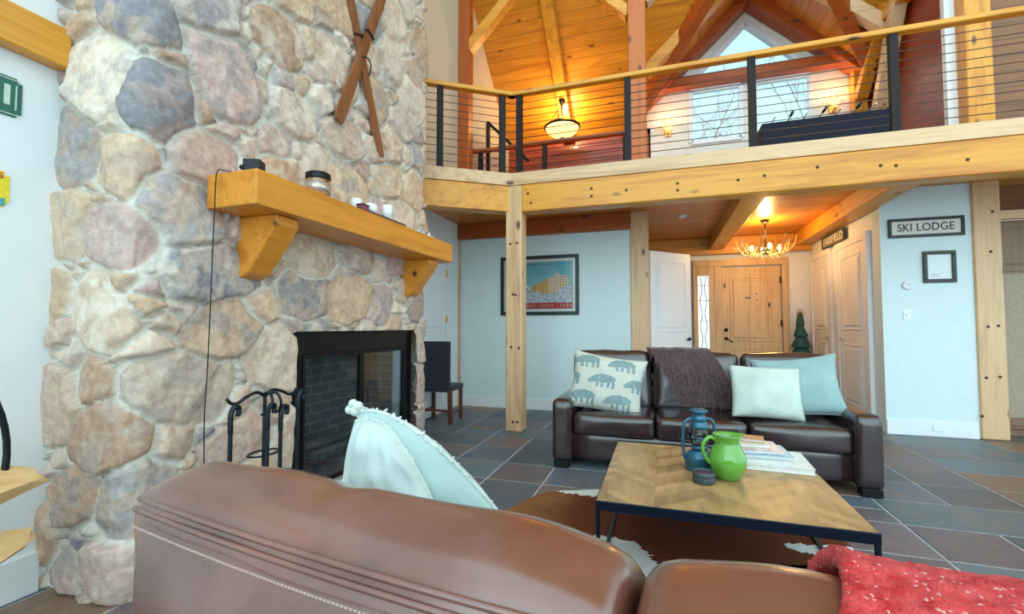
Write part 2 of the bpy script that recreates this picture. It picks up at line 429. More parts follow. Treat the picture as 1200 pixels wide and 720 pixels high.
# ---- loft deck, edge boards
AX,AY=-1.78,5.39; BX,BY=-3.2,5.39-1.42*.691
deck=[(AX,AY),(7.0,AY),(7.0,9.6),(-3.2,9.6),(BX,BY)]
S('ceiling_hall',prism(BM(),[(x,y+.06,3.0) for x,y in deck],(0,0,.1)),M['deckplank'])
bm=prism(BM(),[(AX,AY,3.08),(7.0,AY,3.08),(7.0,AY+.28,3.08),(AX-.05,AY+.28,3.08)],(0,0,.155)); S('trim_1',bm,M['pale_x'])
dv=Vector((BX-AX,BY-AY,0)).normalized(); nv=Vector((-dv.y,dv.x,0));
if nv.y<0: nv=-nv
a=Vector((AX,AY,3.08)); b_=Vector((BX,BY,3.08))
S('trim_2',prism(BM(),[a,b_,b_+nv*.28,Vector((AX-.05,AY+.28,3.08))],(0,0,.155)),M['pale_x'])
S('floor_loft',prism(BM(),[(x,y,3.11) for x,y in ((AX,AY+.25),(7,AY+.25),(7,9.58),(-3.2,9.58),(-3.2,4.7))],(0,0,.11)),M['honey_x'])

# ---- roof
SL=.885; Y0=9.62
def zr(y): return 5.30+(Y0-y)*SL
yv=Y0-(GZ-5.30)/SL
RT=1.8
x_l=GX-(GZ-5.30)/1.03; x_r=GX+(GZ-5.30)/1.03
bm=BM()
def poly(bm,pts,th=.06):
    prism(bm,pts,(0,0,th))
poly(bm,[(-3.4,Y0,zr(Y0)),(x_l,Y0,zr(Y0)),(GX,yv,GZ),(GX,RT,zr(RT)),(-3.4,RT,zr(RT))])
poly(bm,[(x_r,Y0,zr(Y0)),(7.2,Y0,zr(Y0)),(7.2,RT,zr(RT)),(GX,RT,zr(RT)),(GX,yv,GZ)])
S('ceiling',bm,M['roofplank'])
bm=BM(); poly(bm,[(x_l,Y0+.1,5.30),(GX,Y0+.1,GZ),(GX,yv,GZ)]); poly(bm,[(x_r,Y0+.1,5.30),(GX,yv,GZ),(GX,Y0+.1,GZ)])
S('ceiling_dormer',bm,M['roofplankx'])

# ---- skirting
S('baseboard_left',B(-2.95,-2.93,-3,1.46,0,.19),M['white'])
S('baseboard_back',B(-3.2,-.42,6.93,6.95,0,.16),M['white'])
S('baseboard_right',B(2.6,3.48,6.73,6.75,0,.17),M['white'])
S('baseboard_hall',B(2.25,2.6,9.54,9.56,0,.17),M['white'])

# ---- timber frame : posts and beams
def timber(name,label,cat,bm,mat): return tag(obj(name,bm,mat),label,cat)
timber('timber_post','free-standing square pine post under the corner of the loft','post',B(-1.85,-1.64,5.40,5.62,0,3.08,.012,1),M['pale_z'])
timber('timber_post','pine post at the end of the poster wall beside the open white door','post',B(-.42,-.16,6.93,7.18,0,3.08,.012,1),M['pale_z'])
timber('timber_post','tall lamp-tinted reddish post standing on the loft in front of the dormer','post',B(-.42,-.16,6.93,7.18,3.22,7.45,.012,1),M['redh_z'])  # continues the pale post below; lamp warmth is put into the wood colour
timber('timber_post','pine post at the end of the wall with the lodge sign','post',B(3.5,3.76,6.72,7.0,0,3.08,.012,1),M['pale_z'])
timber('timber_post','lamp-tinted orange pine post on the loft right of the reddish boarded wall','post',B(3.5,3.76,6.72,7.0,3.22,7.5,.012,1),M['honey_z'])  # same timber as the pale post below, its lamp glow painted as orange wood
timber('timber_post','reddish post against the cream wall at the left end of the loft','post',B(-3.2,-3.0,6.85,7.05,3.22,7.5,.012,1),M['red_z'])
timber('timber_post','orange corner post right of the gable windows','post',B(3.28,3.48,9.3,9.54,3.22,6.0,.012,1),M['honey_z'])
timber('timber_beam','long honey pine beam carrying the front edge of the loft','beam',B(-1.64,7.0,5.40,5.62,2.735,3.08,.012,1),M['honey_x'])
bm=BM(); p=a+nv*.12; q=b_+nv*.12; beam(bm,(p.x,p.y,2.915),(q.x,q.y,2.915),.2,.33); timber('timber_beam','short angled honey pine beam between chimney and corner post','beam',bm,M['honey_x'])
timber('timber_beam','reddish beam above the wall with the framed poster','beam',B(-3.2,-.42,6.86,6.95,2.74,3.0,.01,1),M['red_x'])
timber('timber_beam','reddish joist left of the antler chandelier','beam',B(.9,1.15,5.64,9.5,2.76,3.0,.01,1),M['honey_y'])
timber('timber_beam','yellow lit joist above the white closet doors','beam',B(2.34,2.58,5.64,9.5,2.77,3.0,.01,1),M['honey_y'])
timber('timber_beam','orange beam above the entry door','beam',B(-.4,2.6,9.4,9.55,2.68,3.0,.01,1),M['honey_x'])
timber('timber_beam','purple brown tie beam between the gable windows and the peaked window','beam',B(-.1,3.3,9.34,9.54,6.0,6.2,.01,1),M['red_x'])
def rafter(label,p,q,w,h,mat,up=(0,0,1)):
    bm=BM(); beam(bm,p,q,w,h,up,.01); timber('roof_rafter',label,'rafter',bm,mat)
rafter('roof rafter running down to the bowl pendant light',(-1.82,9.5,zr(9.5)-.1),(-1.82,RT,zr(RT)-.1),.22,.2,M['honey_y'])
rafter('rafter of the gable, left slope of the peaked window',(-.25,9.36,5.78),(GX,9.36,GZ-.12),.34,.24,M['red_x'])
rafter('rafter of the gable, right slope of the peaked window',(3.5,9.36,5.78),(GX,9.36,GZ-.12),.34,.24,M['red_x'])
rafter('dormer rafter in the middle of the left slope',(-.2,8.35,5.85),(GX,8.35,GZ-.1),.2,.2,M['honey_x'])
rafter('dormer rafter in the middle of the right slope',(3.5,8.35,5.85),(GX,8.35,GZ-.1),.2,.2,M['pale_x'])
rafter('valley rafter along the left edge of the dormer',(x_l,Y0-.05,5.22),(GX,yv,GZ-.08),.2,.22,M['red_x'])
rafter('valley rafter along the right edge of the dormer',(x_r,Y0-.05,5.22),(GX,yv,GZ-.08),.2,.22,M['red_x'])
rafter('ridge beam of the dormer',(GX,9.5,GZ-.1),(GX,yv,GZ-.1),.2,.2,M['honey_y'])
def brace(label,p,q,mat,w=.16,h=.18,up=(0,1,0)):
    bm=BM(); beam(bm,p,q,w,h,up,.01); timber('timber_brace',label,'brace',bm,mat)
brace('diagonal brace rising right from the reddish wall post',(-3.05,6.95,6.0),(-2.1,6.95,6.95),M['honey_x'])
brace('diagonal brace on the left of the tall loft post',(-.4,7.05,6.1),(-1.3,7.05,7.0),M['honey_x'])
brace('diagonal brace on the right of the tall loft post',(-.18,7.05,6.25),(.7,7.05,7.13),M['pale_x'])
brace('orange brace rising from the corner post right of the gable',(3.38,9.3,5.3),(3.38,8.3,6.3),M['honey_y'],up=(1,0,0))
brace('pale curved brace beside the gaming table',(3.38,8.9,4.3),(3.38,7.8,6.3),M['pale_y'],up=(1,0,0))
tag(obj('wall_plate',B(3.3,3.5,7.0,9.5,6.0,6.2,.01,1),M['honey_y']),'orange beam along the top of the reddish boarded wall','beam')
tag(obj('wall_beam',B(-2.95,-2.86,-3,1.47,2.62,2.82,.008,1),M['honey_y']),'honey pine beam on the white wall left of the chimney','beam')
S('trim_3',B(3.40,3.5,6.9,6.98,3.24,7.5),M['white'])
S('trim_4',B(3.74,5.2,6.92,7.0,2.58,2.68),M['pale_x'])

def pegs(post,y,pts):
    for x,z in pts:
        bm=lathe(BM(),[(0,0),(.017,0),(.016,.004),(.010,.006),(0,.006)],n=10); bm.transform(Matrix.Translation((x,y,z))@Matrix.Rotation(PI/2,4,'X')); obj('peg',bm,PEG,post)
PEG=plain('dark wooden peg',(.07,.03,.012),.7,noise_s=60,var=.4)
byl={o['label']:o for o in bpy.data.objects if 'label' in o}
pegs(byl['free-standing square pine post under the corner of the loft'],5.40,[(-1.787, 2.338), (-1.697, 2.344), (-1.753, 1.703), (-1.719, 1.692), (-1.775, 1.044), (-1.675, 1.034), (-1.753, 0.119), (-1.698, 0.123)])
pegs(byl['pine post at the end of the wall with the lodge sign'],6.72,[(3.684, 2.637), (3.652, 2.169), (3.598, 1.298), (3.691, 1.308), (3.562, 0.708), (3.685, 0.722), (3.508, 0.266)])
pegs(byl['long honey pine beam carrying the front edge of the loft'],5.40,[(-1.556, 2.958), (-1.518, 2.836), (-0.767, 2.947), (-0.768, 2.855), (-0.362, 2.889), (0.2, 2.914), (0.199, 2.836), (0.818, 2.89), (1.074, 2.91), (1.563, 2.949), (2.106, 2.906), (2.232, 2.892), (2.794, 2.887)])

# ================================================================== CHIMNEY
FY0,FY1,FZ0,FZ1=2.50,4.12,.06,1.265
CX=-2.40; CYa=1.50; CYb=4.30
def build_chimney():
    rs=np.random.RandomState(5)
    L1=.60; L2=CYb-CYa; L3=.8; LT=L1+L2+L3; ZT=5.4; st=.0125
    U=np.arange(0,LT+st/2,st); Z=np.arange(0,ZT,st)
    u0=L1+FY0-CYa; u1=L1+FY1-CYa
    # snap grid lines to the opening
    for e in (u0,u1): U[np.argmin(abs(U-e))]=e
    for e in (FZ0,FZ1): Z[np.argmin(abs(Z-e))]=e
    nu,nz_=len(U),len(Z)
    # seeds : dart throwing with random radii
    seeds=[]
    for tries in range(14000):
        r=(.225,.19,.155,.12,.085,.06)[min(5,int(tries/1400)) if tries<7000 else 5]*rs.uniform(.85,1.15)
        if tries>11500: r=.045
        p=(rs.uniform(-.2,LT+.2),rs.uniform(-.2,ZT+.2))
        if all((.92*(p[0]-s_[0]))**2+(1.10*(p[1]-s_[1]))**2>((r+s_[2])*.80)**2 for s_ in seeds): seeds.append((*p,r))
        if tries<1400 and len(seeds)>34: continue
    sd=np.array(seeds); ns=len(sd)
    UU,ZZ=np.meshgrid(U,Z,indexing='ij'); P=np.stack([UU.ravel(),ZZ.ravel()],1)
    W=np.array([(noise.noise((x*3.0,y*3.0,1.3))*.035+noise.noise((x*11,y*11,4))*.013+noise.noise((x*34,y*34,2))*.0035, noise.noise((x*3.0,y*3.0,9.1))*.035+noise.noise((x*11,y*11,7.7))*.013+noise.noise((x*34,y*34,5))*.0035) for x,y in P])
    Q=P+W
    an=rs.uniform(.80,1.25,ns); th_=rs.uniform(-.6,.6,ns)
    F1=np.full(len(P),99.);F2=np.full(len(P),99.);ID=np.zeros(len(P),int);I2=np.zeros(len(P),int)
    for k in range(ns):
        dx=(Q[:,0]-sd[k,0])*.92; dy=(Q[:,1]-sd[k,1])*1.10
        a=(dx*math.cos(th_[k])+dy*math.sin(th_[k]))*an[k]; b=(-dx*math.sin(th_[k])+dy*math.cos(th_[k]))/an[k]
        d=(np.abs(a)**3.6+np.abs(b)**3.6)**(2/3.6)-sd[k,2]**2
        m1=d<F1; m2=(~m1)&(d<F2)
        F2=np.where(m1,F1,np.where(m2,d,F2)); I2=np.where(m1,ID,np.where(m2,k,I2)); ID=np.where(m1,k,ID); F1=np.where(m1,d,F1)
    dist=np.hypot(sd[ID,0]-sd[I2,0],sd[ID,1]-sd[I2,1])+1e-6
    edge=(F2-F1)/(2*dist)
    # opening border
    du=np.maximum(np.maximum(u0-P[:,0],P[:,0]-u1),0); dz=np.maximum(np.maximum(FZ0-P[:,1],P[:,1]-FZ1),0)
    od=np.hypot(du,dz); edge=np.minimum(edge,od+.018)
    joint=.0065+.004*np.array([noise.noise((x*4,y*4,3.3)) for x,y in P])
    t=np.clip((edge-joint)/.020,0,1); t=1-(1-t)**2.2
    hgt=rs.uniform(.030,.058,ns)[ID]; tl=rs.uniform(-.10,.10,(ns,2))
    tilt=tl[ID,0]*(P[:,0]-sd[ID,0])+tl[ID,1]*(P[:,1]-sd[ID,1])
    fn_=np.array([noise.fractal((x*7,y*7,2.2),1,2,5)*.010+noise.noise((x*28,y*28,.7))*.003+ (abs(noise.noise((x*5,y*5,6.1))))*.012 for x,y in P])
    fa=rs.uniform(0,2*PI,(ns,3)); fo=rs.uniform(.25,.75,(ns,3))*sd[:,2:3]; fs=rs.uniform(.10,.32,(ns,3))
    fac=np.zeros(len(P))
    for q in range(3):
        pr=(Q[:,0]-sd[ID,0])*np.cos(fa[ID,q])+(Q[:,1]-sd[ID,1])*np.sin(fa[ID,q])
        fac-=np.clip(pr-fo[ID,q],0,None)*fs[ID,q]
    fn_=fn_+np.clip(fac,-.025,0)
    hh=t*(hgt+np.clip(tilt,-.02,.02)+fn_)+(1-t)*np.array([noise.noise((x*40,y*40,3))*.002 for x,y in P])
    # position around the corners
    def pos(u,h):
        if u<L1:
            x,y,nx,ny=-3.0+u,CYa,0.,-1.
        elif u<L1+L2: x,y,nx,ny=CX,CYa+u-L1,1.,0.
        else: x,y,nx,ny=CX-(u-L1-L2),CYb,0.,1.
        for e,(n0,n1) in ((L1,((0,-1),(1,0))),(L1+L2,((1,0),(0,1)))):
            k=(u-e)/.05
            if -1<k<1:
                f=(k+1)/2; nx=n0[0]*(1-f)+n1[0]*f; ny=n0[1]*(1-f)+n1[1]*f; l=math.hypot(nx,ny); nx/=l;ny/=l
                c=.018*(1-abs(k))**1.0; x-=nx*c; y-=ny*c
        return x+nx*h,y+ny*h
    verts=[];
    for (u,z),h in zip(P,hh):
        x,y=pos(u,h); verts.append((x,y,z))
    faces=[];fc=[]
    for i in range(nu-1):
        um=(U[i]+U[i+1])/2
        for j in range(nz_-1):
            zm=(Z[j]+Z[j+1])/2
            if u0<um<u1 and zm<FZ1: continue
            faces.append((i*nz_+j,(i+1)*nz_+j,(i+1)*nz_+j+1,i*nz_+j+1))
    nb=len(verts)
    me=bpy.data.meshes.new('stone_chimney'); me.from_pydata(verts,[],faces); me.validate()
    # colours of the stones
    pal=np.array([(.64,.45,.31),(.72,.57,.45),(.57,.41,.31),(.60,.43,.37),(.40,.36,.35),(.30,.29,.31),(.52,.34,.23),(.76,.63,.50),(.48,.35,.31),(.68,.49,.34),(.48,.40,.36)])
    pick=rs.choice(len(pal),ns,p=[.15,.15,.10,.10,.09,.05,.08,.12,.07,.05,.04]); base=pal[pick]*rs.uniform(.82,1.12,(ns,1)); sec=pal[rs.choice(len(pal),ns)]
    n1=np.array([noise.fractal((x*8,y*8,11.2),.8,2,5) for x,y in P]); n1=np.clip(n1*2.2+.35,0,1)[:,None]
    n2=np.array([noise.noise((x*60,y*60,1.)) for x,y in P])[:,None]
    C=base[ID]*(1-n1*.55)+sec[ID]*n1*.55; C=C*(1+.04*n2)
    mort=np.array((.70,.66,.58))*(1+.06*n2)
    tc=np.clip((edge-joint)/.006,0,1)[:,None]
    C=mort*(1-tc)+C*tc
    at=me.color_attributes.new('col','FLOAT_COLOR','POINT'); buf=np.ones((len(me.vertices),4)); buf[:nb,:3]=np.clip(C,0,1); at.data.foreach_set('color',buf.ravel())
    o=link('stone_chimney',me,attrmat('fieldstone',.85,.32,24,.75,.25,bd=.012),None,True)
    return tag(o,'tall tan and grey fieldstone chimney breast with fireplace','chimney')
chim=build_chimney()
# firebox (part of the chimney)
fb=BM(); th=.05
x1=CX-.02; xb=CX-.62
bm=BM()
brick=attrmat('firebrick',.9,.4,60,.4)
def firebrick():
    m,nt,b=newmat('firebrick courses'); tc=N(nt,'ShaderNodeTexCoord'); sp=N(nt,'ShaderNodeSeparateXYZ'); L(nt,tc.outputs['Object'],sp.inputs[0])
    cb=N(nt,'ShaderNodeCombineXYZ'); L(nt,mth(nt,'ADD',sp.outputs[0],sp.outputs[1]),cb.inputs[0]); L(nt,sp.outputs[2],cb.inputs[1])
    br=N(nt,'ShaderNodeTexBrick'); L(nt,cb.outputs[0],br.inputs[0]); br.inputs['Scale'].default_value=1
    br.inputs['Color1'].default_value=(.30,.29,.27,1); br.inputs['Color2'].default_value=(.38,.35,.31,1); br.inputs['Mortar'].default_value=(.60,.58,.54,1)
    br.inputs['Mortar Size'].default_value=.008; br.inputs['Brick Width'].default_value=.24; br.inputs['Row Height'].default_value=.085
    L(nt,br.outputs[0],b.inputs['Base Color']); b.inputs['Roughness'].default_value=.9; return m
FBK=firebrick()
box(bm,xb-.05,xb,FY0+.1,FY1-.1,0,FZ1); box(bm,xb,x1-.08,FY0+.02,FY0+.07,0,FZ1); box(bm,xb,x1-.08,FY1-.07,FY1-.02,0,FZ1)
box(bm,xb,x1-.08,FY0+.02,FY1-.02,FZ1-.03,FZ1+.02); box(bm,xb,x1+.0,FY0+.02,FY1-.02,0,.12)
obj('firebox',bm,FBK,chim)
bm=BM(); w_=.13
box(bm,x1-.07,x1-.01,FY0,FY0+w_,.0,FZ1+.01,.004,1); box(bm,x1-.07,x1-.01,FY1-w_,FY1,.0,FZ1+.01,.004,1)
box(bm,x1-.07,x1-.01,FY0+w_,FY1-w_,FZ1-.17,FZ1+.01,.004,1); box(bm,x1-.07,x1-.01,FY0+w_,FY1-w_,0,.12,.004,1)
obj('firebox_surround',bm,M['black'],chim)
ya,yb_,za,zb=FY0+w_,FY1-w_,.12,FZ1-.17
ym=(ya+yb_)/2
for a0,a1 in ((ya,ym),(ym,yb_)):
    bm=BM(); f=.028
    box(bm,x1-.03,x1-.005,a0,a0+f,za,zb); box(bm,x1-.03,x1-.005,a1-f,a1,za,zb); box(bm,x1-.03,x1-.005,a0+f,a1-f,zb-f,zb); box(bm,x1-.03,x1-.005,a0+f,a1-f,za,za+f)
    d=obj('firebox_door',bm,M['black'],chim)
    obj('pane',B(x1-.02,x1-.015,a0+f,a1-f,za+f,zb-f),M['fglass'],d)
    obj('door_handle',tube(BM(),[(x1,a1-.05 if a0==ya else a0+.05,.65),(x1+.02,a1-.05 if a0==ya else a0+.05,.65),(x1+.02,a1-.05 if a0==ya else a0+.05,.75),(x1,a1-.05 if a0==ya else a0+.05,.75)],.005),M['black'],d)
bm=BM()
g=[[None]*2 for _ in range(41)]
for i in range(41):
    yy=yb_-.13+.11*i/40; xx=x1-.06+.018*math.sin(i*1.25)
    for j,zz in enumerate((.15,zb+.02)): g[i][j]=bm.verts.new((xx,yy,zz))
for i in range(40): bm.faces.new((g[i][0],g[i+1][0],g[i+1][1],g[i][1]))
obj('pleated_strip',bm,plain('pale pleated strip',(.62,.62,.56),.5,.2,60,.2),chim,True,fix=False)  # narrow pale pleats behind the right end of the fireplace glass
bm=BM()
for k in range(7): yy=3.0+k*.1; tube(bm,[(x1-.16,yy,.28),(x1-.18,yy,.2),(x1-.45,yy,.2),(x1-.47,yy,.28)],.009,6)
for xx in (x1-.2,x1-.42): tube(bm,[(xx,2.96,.19),(xx,3.64,.19)],.009,6)
for xx in (x1-.2,x1-.42):
    for yy in (3.0,3.6): tube(bm,[(xx,yy,.19),(xx,yy,.12)],.008,6)
gr=tag(obj('fire_grate',bm,M['iron']),'black iron fire grate inside the fireplace','grate')
LOG=wood('bark log',1,(.10,.07,.05),(.30,.26,.22),knots=False,rough=.9)
for k,(xx,zz,dy,lb) in enumerate(((x1-.24,.255,.0,'ashy log at the front of the fire grate'),(x1-.36,.255,.03,'ashy log at the back of the fire grate'),(x1-.30,.335,-.03,'ashy log on top of the two others in the grate'))):
    pts=[Vector((xx+noise.noise((k,i*.7,0))*.012+(.05 if k==2 else 0)*(i/8-.5),3.02+dy+i*.07,zz+noise.noise((k,i*.5,5))*.01)) for i in range(9)]
    tag(obj('firelog',tube(BM(),pts,[.043+.006*noise.noise((k*3,i,2)) for i in range(9)],12),LOG,None,True),lb,'log')

# ---- mantel
MZ0,MZ1=1.945,2.135
mt=thing('mantel_shelf','thick honey pine mantel beam on two brackets across the chimney','mantel',(-2.2,3.0,MZ0))
bm=B(-.165,.19,-1.17,1.2,0,MZ1-MZ0,.012,2)
for v in bm.verts: v.co+=Vector((noise.noise(v.co*5)*.004,0,noise.noise(v.co*4)*.004))
obj('shelf_beam',bm,M['mantel'],mt)
for yy in (2.12-3.0,3.93-3.0):
    bm=BM(); wv=.085; xw=-.18
    prf=[(xw,-.0),(xw+.30,-.0),(xw+.30,-.05),(xw+.26,-.11),(xw+.09,-.33),(xw+.03,-.36),(xw,-.36)]
    prism(bm,[(x,yy-wv,z) for x,z in prf],(0,2*wv,0)); bmesh.ops.bevel(bm,geom=bm.edges[:],offset=.008,segments=1,affect='EDGES')
    obj('bracket',bm,M['mantel'],mt)

# ---- railings
def railing(name,label,p,q,posts,first_last=True,top=4.30,base=3.235,nc=10,matrail=None,postw=.045,cab=.0045,rail=(.1,.055)):
    p=Vector(p);q=Vector(q); t=thing(name,label,'railing',(p.x,p.y,base)); d=(q-p); L_=d.length; d.normalize(); ang=math.atan2(d.y,d.x)
    t.rotation_euler=(0,0,ang); h=top-base
    obj('handrail',B(-.05,L_+.03,-rail[0]/2,rail[0]/2,h-rail[1],h,.008,1),matrail or M['honey_x'],t)
    for s in posts:
        bm=B(s-postw/2,s+postw/2,-.03,.03,.012,h-rail[1]); box(bm,s-.05,s+.05,-.045,.045,0,.012); obj('post',bm,M['bronze'],t)
    for k in range(nc):
        z=(k+1)*(h-rail[1])/(nc+1); obj('cable',tube(BM(),[(0,0,z),(L_,0,z)],cab,6),M['cable'],t,True)
    return t
railing('cable_railing','long cable railing with wooden handrail along the front of the loft',(AX,AY+.06,0),(6.9,AY+.06,0),[.10,1.44,2.76,4.04,5.4,6.7],matrail=M['honey_x'],postw=.075)
qa=Vector((AX,AY+.06,0)); qb=qa+Vector((BX-AX,BY-AY,0))*.98
railing('cable_railing','short angled cable railing between chimney and loft corner',qa,qb,[.13,.92],matrail=M['honey_x'],postw=.075)
railing('stair_railing','reddish stair opening railing behind the loft front rail',(-3.1,7.35,0),(-.42,7.35,0),[.12,1.28,2.6],top=4.42,matrail=M['red_x'],nc=8,postw=.075)
t=thing('stair_handrail','dark metal stair guard with a sloping rail at the far left of the loft','handrail',(-2.9,7.5,3.22))
obj('post',B(-.03,.03,-.03,.03,0,1.75),M['bronze'],t)
bm=BM(); beam(bm,(0,0,1.74),(.75,0,.95),.06,.05); obj('sloping_rail',bm,M['bronze'],t)

# ================================================================== DOORS
def panel_door(w,h,t,mat,panels,name='door_panel'):
    """slab in local XZ centred on x, front at y=0 facing -Y, raised panels"""
    bm=B(-w/2,w/2,0,t,0,h,.003,1)
    for (a,b,c,d) in panels:
        # recessed moulding ring and raised field
        for (e,dep) in ((0,.010),):
            fr=.02
            box(bm,a,b,-dep,0.001,c,c+fr,.004,1); box(bm,a,b,-dep,0.001,d-fr,d,.004,1); box(bm,a,a+fr,-dep,0.001,c+fr,d-fr,.004,1); box(bm,b-fr,b,-dep,0.001,c+fr,d-fr,.004,1)
        box(bm,a+.06,b-.06,-.012,0.001,c+.06,d-.06,.010,1)
    return bm
def lever(parent,x,z,dirx,mat):
    bm=BM(); lathe(bm,[(0,0),(.028,0),(.028,.008),(.012,.012),(.012,.05),(0,.05)],n=16); bm.transform(Matrix.Rotation(PI/2,4,'X'))
    tube(bm,[(0,-.045,0),(dirx*.05,-.05,.004),(dirx*.11,-.048,-.004)],.008,8)
    o=obj('door_handle',bm,mat,parent,True); o.location=(x,-.012,z)
# entry door, rustic pine, on the entry wall
D=bpy.data.objects.new('door_1',None); col.objects.link(D); D.location=(1.61,9.56,0); D['kind']='structure'
obj('door_slab',panel_door(1.0,2.42,.03,M['doorpine'],[(-.36,.36,1.02,2.22),(-.36,-.02,.2,.9),(.02,.36,.2,.9)]),M['doorpine'],D).location=(0,-.05,0)
bm=BM(); box(bm,-.62,-.5,-.08,-.01,0,2.46,.004,1); box(bm,.52,.62,-.08,-.01,0,2.46,.004,1); box(bm,-1.0,.62,-.085,-.01,2.45,2.58,.004,1); box(bm,-1.0,-.92,-.08,-.01,0,2.45,.004,1); box(bm,-.72,-.62,-.07,-.01,0,2.45,.004,1)
box(bm,-.92,-.72,-.07,-.01,0,.35,.004,1); box(bm,-.92,-.72,-.07,-.01,2.28,2.45,.004,1)
obj('door_frame',bm,M['doorpine'],D)
# sidelight glass with leaded bars
obj('sidelight',B(-.92,-.72,-.035,-.03,.35,2.28),glow('daylight behind leaded glass',(.75,.9,.95),.9),D)
bm=BM()
for xx in (-.86,-.78): tube(bm,curve([(xx+(.02 if i%2 else -.02)*(1 if xx<-.8 else -1),-.04,.35+i*.24) for i in range(9)],4),.006,6)
for zz in (.6,1.0,1.4,1.8,2.1): tube(bm,[(-.92,-.04,zz),(-.72,-.04,zz)],.004,6)
obj('leading',bm,M['black'],D,True)
for zz,r in ((1.235,.035),(1.07,.032)):
    bm=BM(); lathe(bm,[(0,0),(r,0),(r,.015),(.018,.03),(0,.032)],n=18); bm.transform(Matrix.Rotation(PI/2,4,'X')); o=obj('door_lock',bm,M['black'],D,True); o.location=(-.43,-.06,zz)
bm=tube(BM(),[(0,0,0),(.05,-.03,-.01),(.1,-.03,-.06)],.009,8); o=obj('door_handle',bm,M['black'],D,True); o.location=(-.43,-.09,1.06)
for zz in (.3,1.3,2.1): obj('hinge',B(.485,.515,-.06,-.04,zz,zz+.12),M['black'],D)
bm=B(-.10,.0,-.066,-.05,1.83,1.85); box(bm,.09,.11,-.066,-.05,1.9,1.93); box(bm,.09,.11,-.066,-.05,1.78,1.81); box(bm,.29,.32,-.066,-.05,1.66,1.74); box(bm,.09,.105,-.066,-.05,1.6,1.62)
obj('door_hardware',bm,M['black'],D)
# double closet doors in the hall wall (facing -X)
def closet(n,yc,w,h,hs):
    D=bpy.data.objects.new('door_%d'%n,None); col.objects.link(D); D.location=(2.6,yc,0); D.rotation_euler=(0,0,-PI/2); D['kind']='structure'
    o=obj('door_slab',panel_door(w,h,.03,M['white'],[(-w/2+.13,w/2-.13,1.25,h-.14),(-w/2+.13,w/2-.13,.2,1.05)]),M['white'],D); o.location=(0,-.035,0)
    bm=BM(); box(bm,-w/2-.1,-w/2,-.05,0,0,h+.1,.005,1); box(bm,w/2,w/2+.1,-.05,0,0,h+.1,.005,1); box(bm,-w/2,w/2,-.05,0,h,h+.1,.005,1); obj('door_frame',bm,M['white'],D)
    lever(D,hs*(w/2-.08),1.12,-hs,M['nickel'])
    return D
closet(2,7.60,.95,2.45,-1)
closet(3,8.90,.80,2.45,1)
# open interior door : leaf standing across the hall
D=bpy.data.objects.new('door_4',None); col.objects.link(D); D.location=(-.14,7.15,0); D['kind']='structure'
pv=Vector((.463+.14,7.80-7.15)); wdt=pv.length; D.rotation_euler=(0,0,math.atan2(pv.y,pv.x))
o=obj('door_slab',panel_door(wdt,2.45,.035,M['white'],[(-wdt/2+.12,wdt/2-.12,1.22,2.31),(-wdt/2+.12,wdt/2-.12,.2,1.0)]),M['white'],D); o.location=(wdt/2,0,0)
lever(D,wdt-.07,1.10,-1,M['black'])
# door in the far left wall (facing +X)
D=bpy.data.objects.new('door_5',None); col.objects.link(D); D.location=(-3.2,5.95,0); D.rotation_euler=(0,0,PI/2); D['kind']='structure'
o=obj('door_slab',panel_door(.86,2.40,.03,M['white'],[(-.31,.31,1.22,2.26),(-.31,.31,.2,1.0)]),M['white'],D); o.location=(0,-.035,0)
bm=BM(); box(bm,-.54,-.43,-.05,0,0,2.5,.005,1); box(bm,.44,.55,-.05,0,0,2.5,.005,1); box(bm,-.43,.44,-.05,0,2.41,2.5,.005,1); obj('door_frame',bm,M['white'],D)
for zz in (.3,1.35,2.05): obj('hinge',B(.425,.445,-.06,-.03,zz,zz+.12),M['brass'],D)
S('trim_5',B(-3.2,-3.17,6.90,6.95,0,2.74),M['pale_z'])

# ================================================================== WALL THINGS
def sign(name,label,cat,w,h,loc,rot,bg,fg,border,body,tw,thh,bw=.03,sp=1.05):
    t=thing(name,label,cat,loc,rot)
    bm=BM(); d=.025
    box(bm,-w/2,w/2,-d,0,h/2-bw,h/2,.003,1); box(bm,-w/2,w/2,-d,0,-h/2,-h/2+bw,.003,1); box(bm,-w/2,-w/2+bw,-d,0,-h/2+bw,h/2-bw,.003,1); box(bm,w/2-bw,w/2,-d,0,-h/2+bw,h/2-bw,.003,1)
    obj('sign_frame',bm,border,t)
    obj('sign_board',B(-w/2+bw,w/2-bw,-.012,0,-h/2+bw,h/2-bw),bg,t)
    lettering('lettering',body,thh,fg,t,(0,-.014,0),(PI/2,0,0),tw,.001,sp)
    return t
BLK=plain('black stained wood',(.018,.017,.016),.4); CRM=plain('cream board',(.72,.70,.63),.6)
sign('lodge_sign','black framed cream sign reading SKI LODGE','sign',.75,.235,(3.055,6.75,2.50),(0,0,0),CRM,BLK,BLK,'SKI LODGE',.56,.095,.034)
GRY=plain('grey brown board',(.16,.14,.10),.6); 
sign('name_sign','dark grey sign reading FAIRFIELD above the white closet doors','sign',.94,.19,(2.565,8.22,2.655),(0,0,-PI/2),GRY,CRM,plain('dark board edge',(.07,.06,.05),.6),'FAIRFIELD',.80,.12,.018)
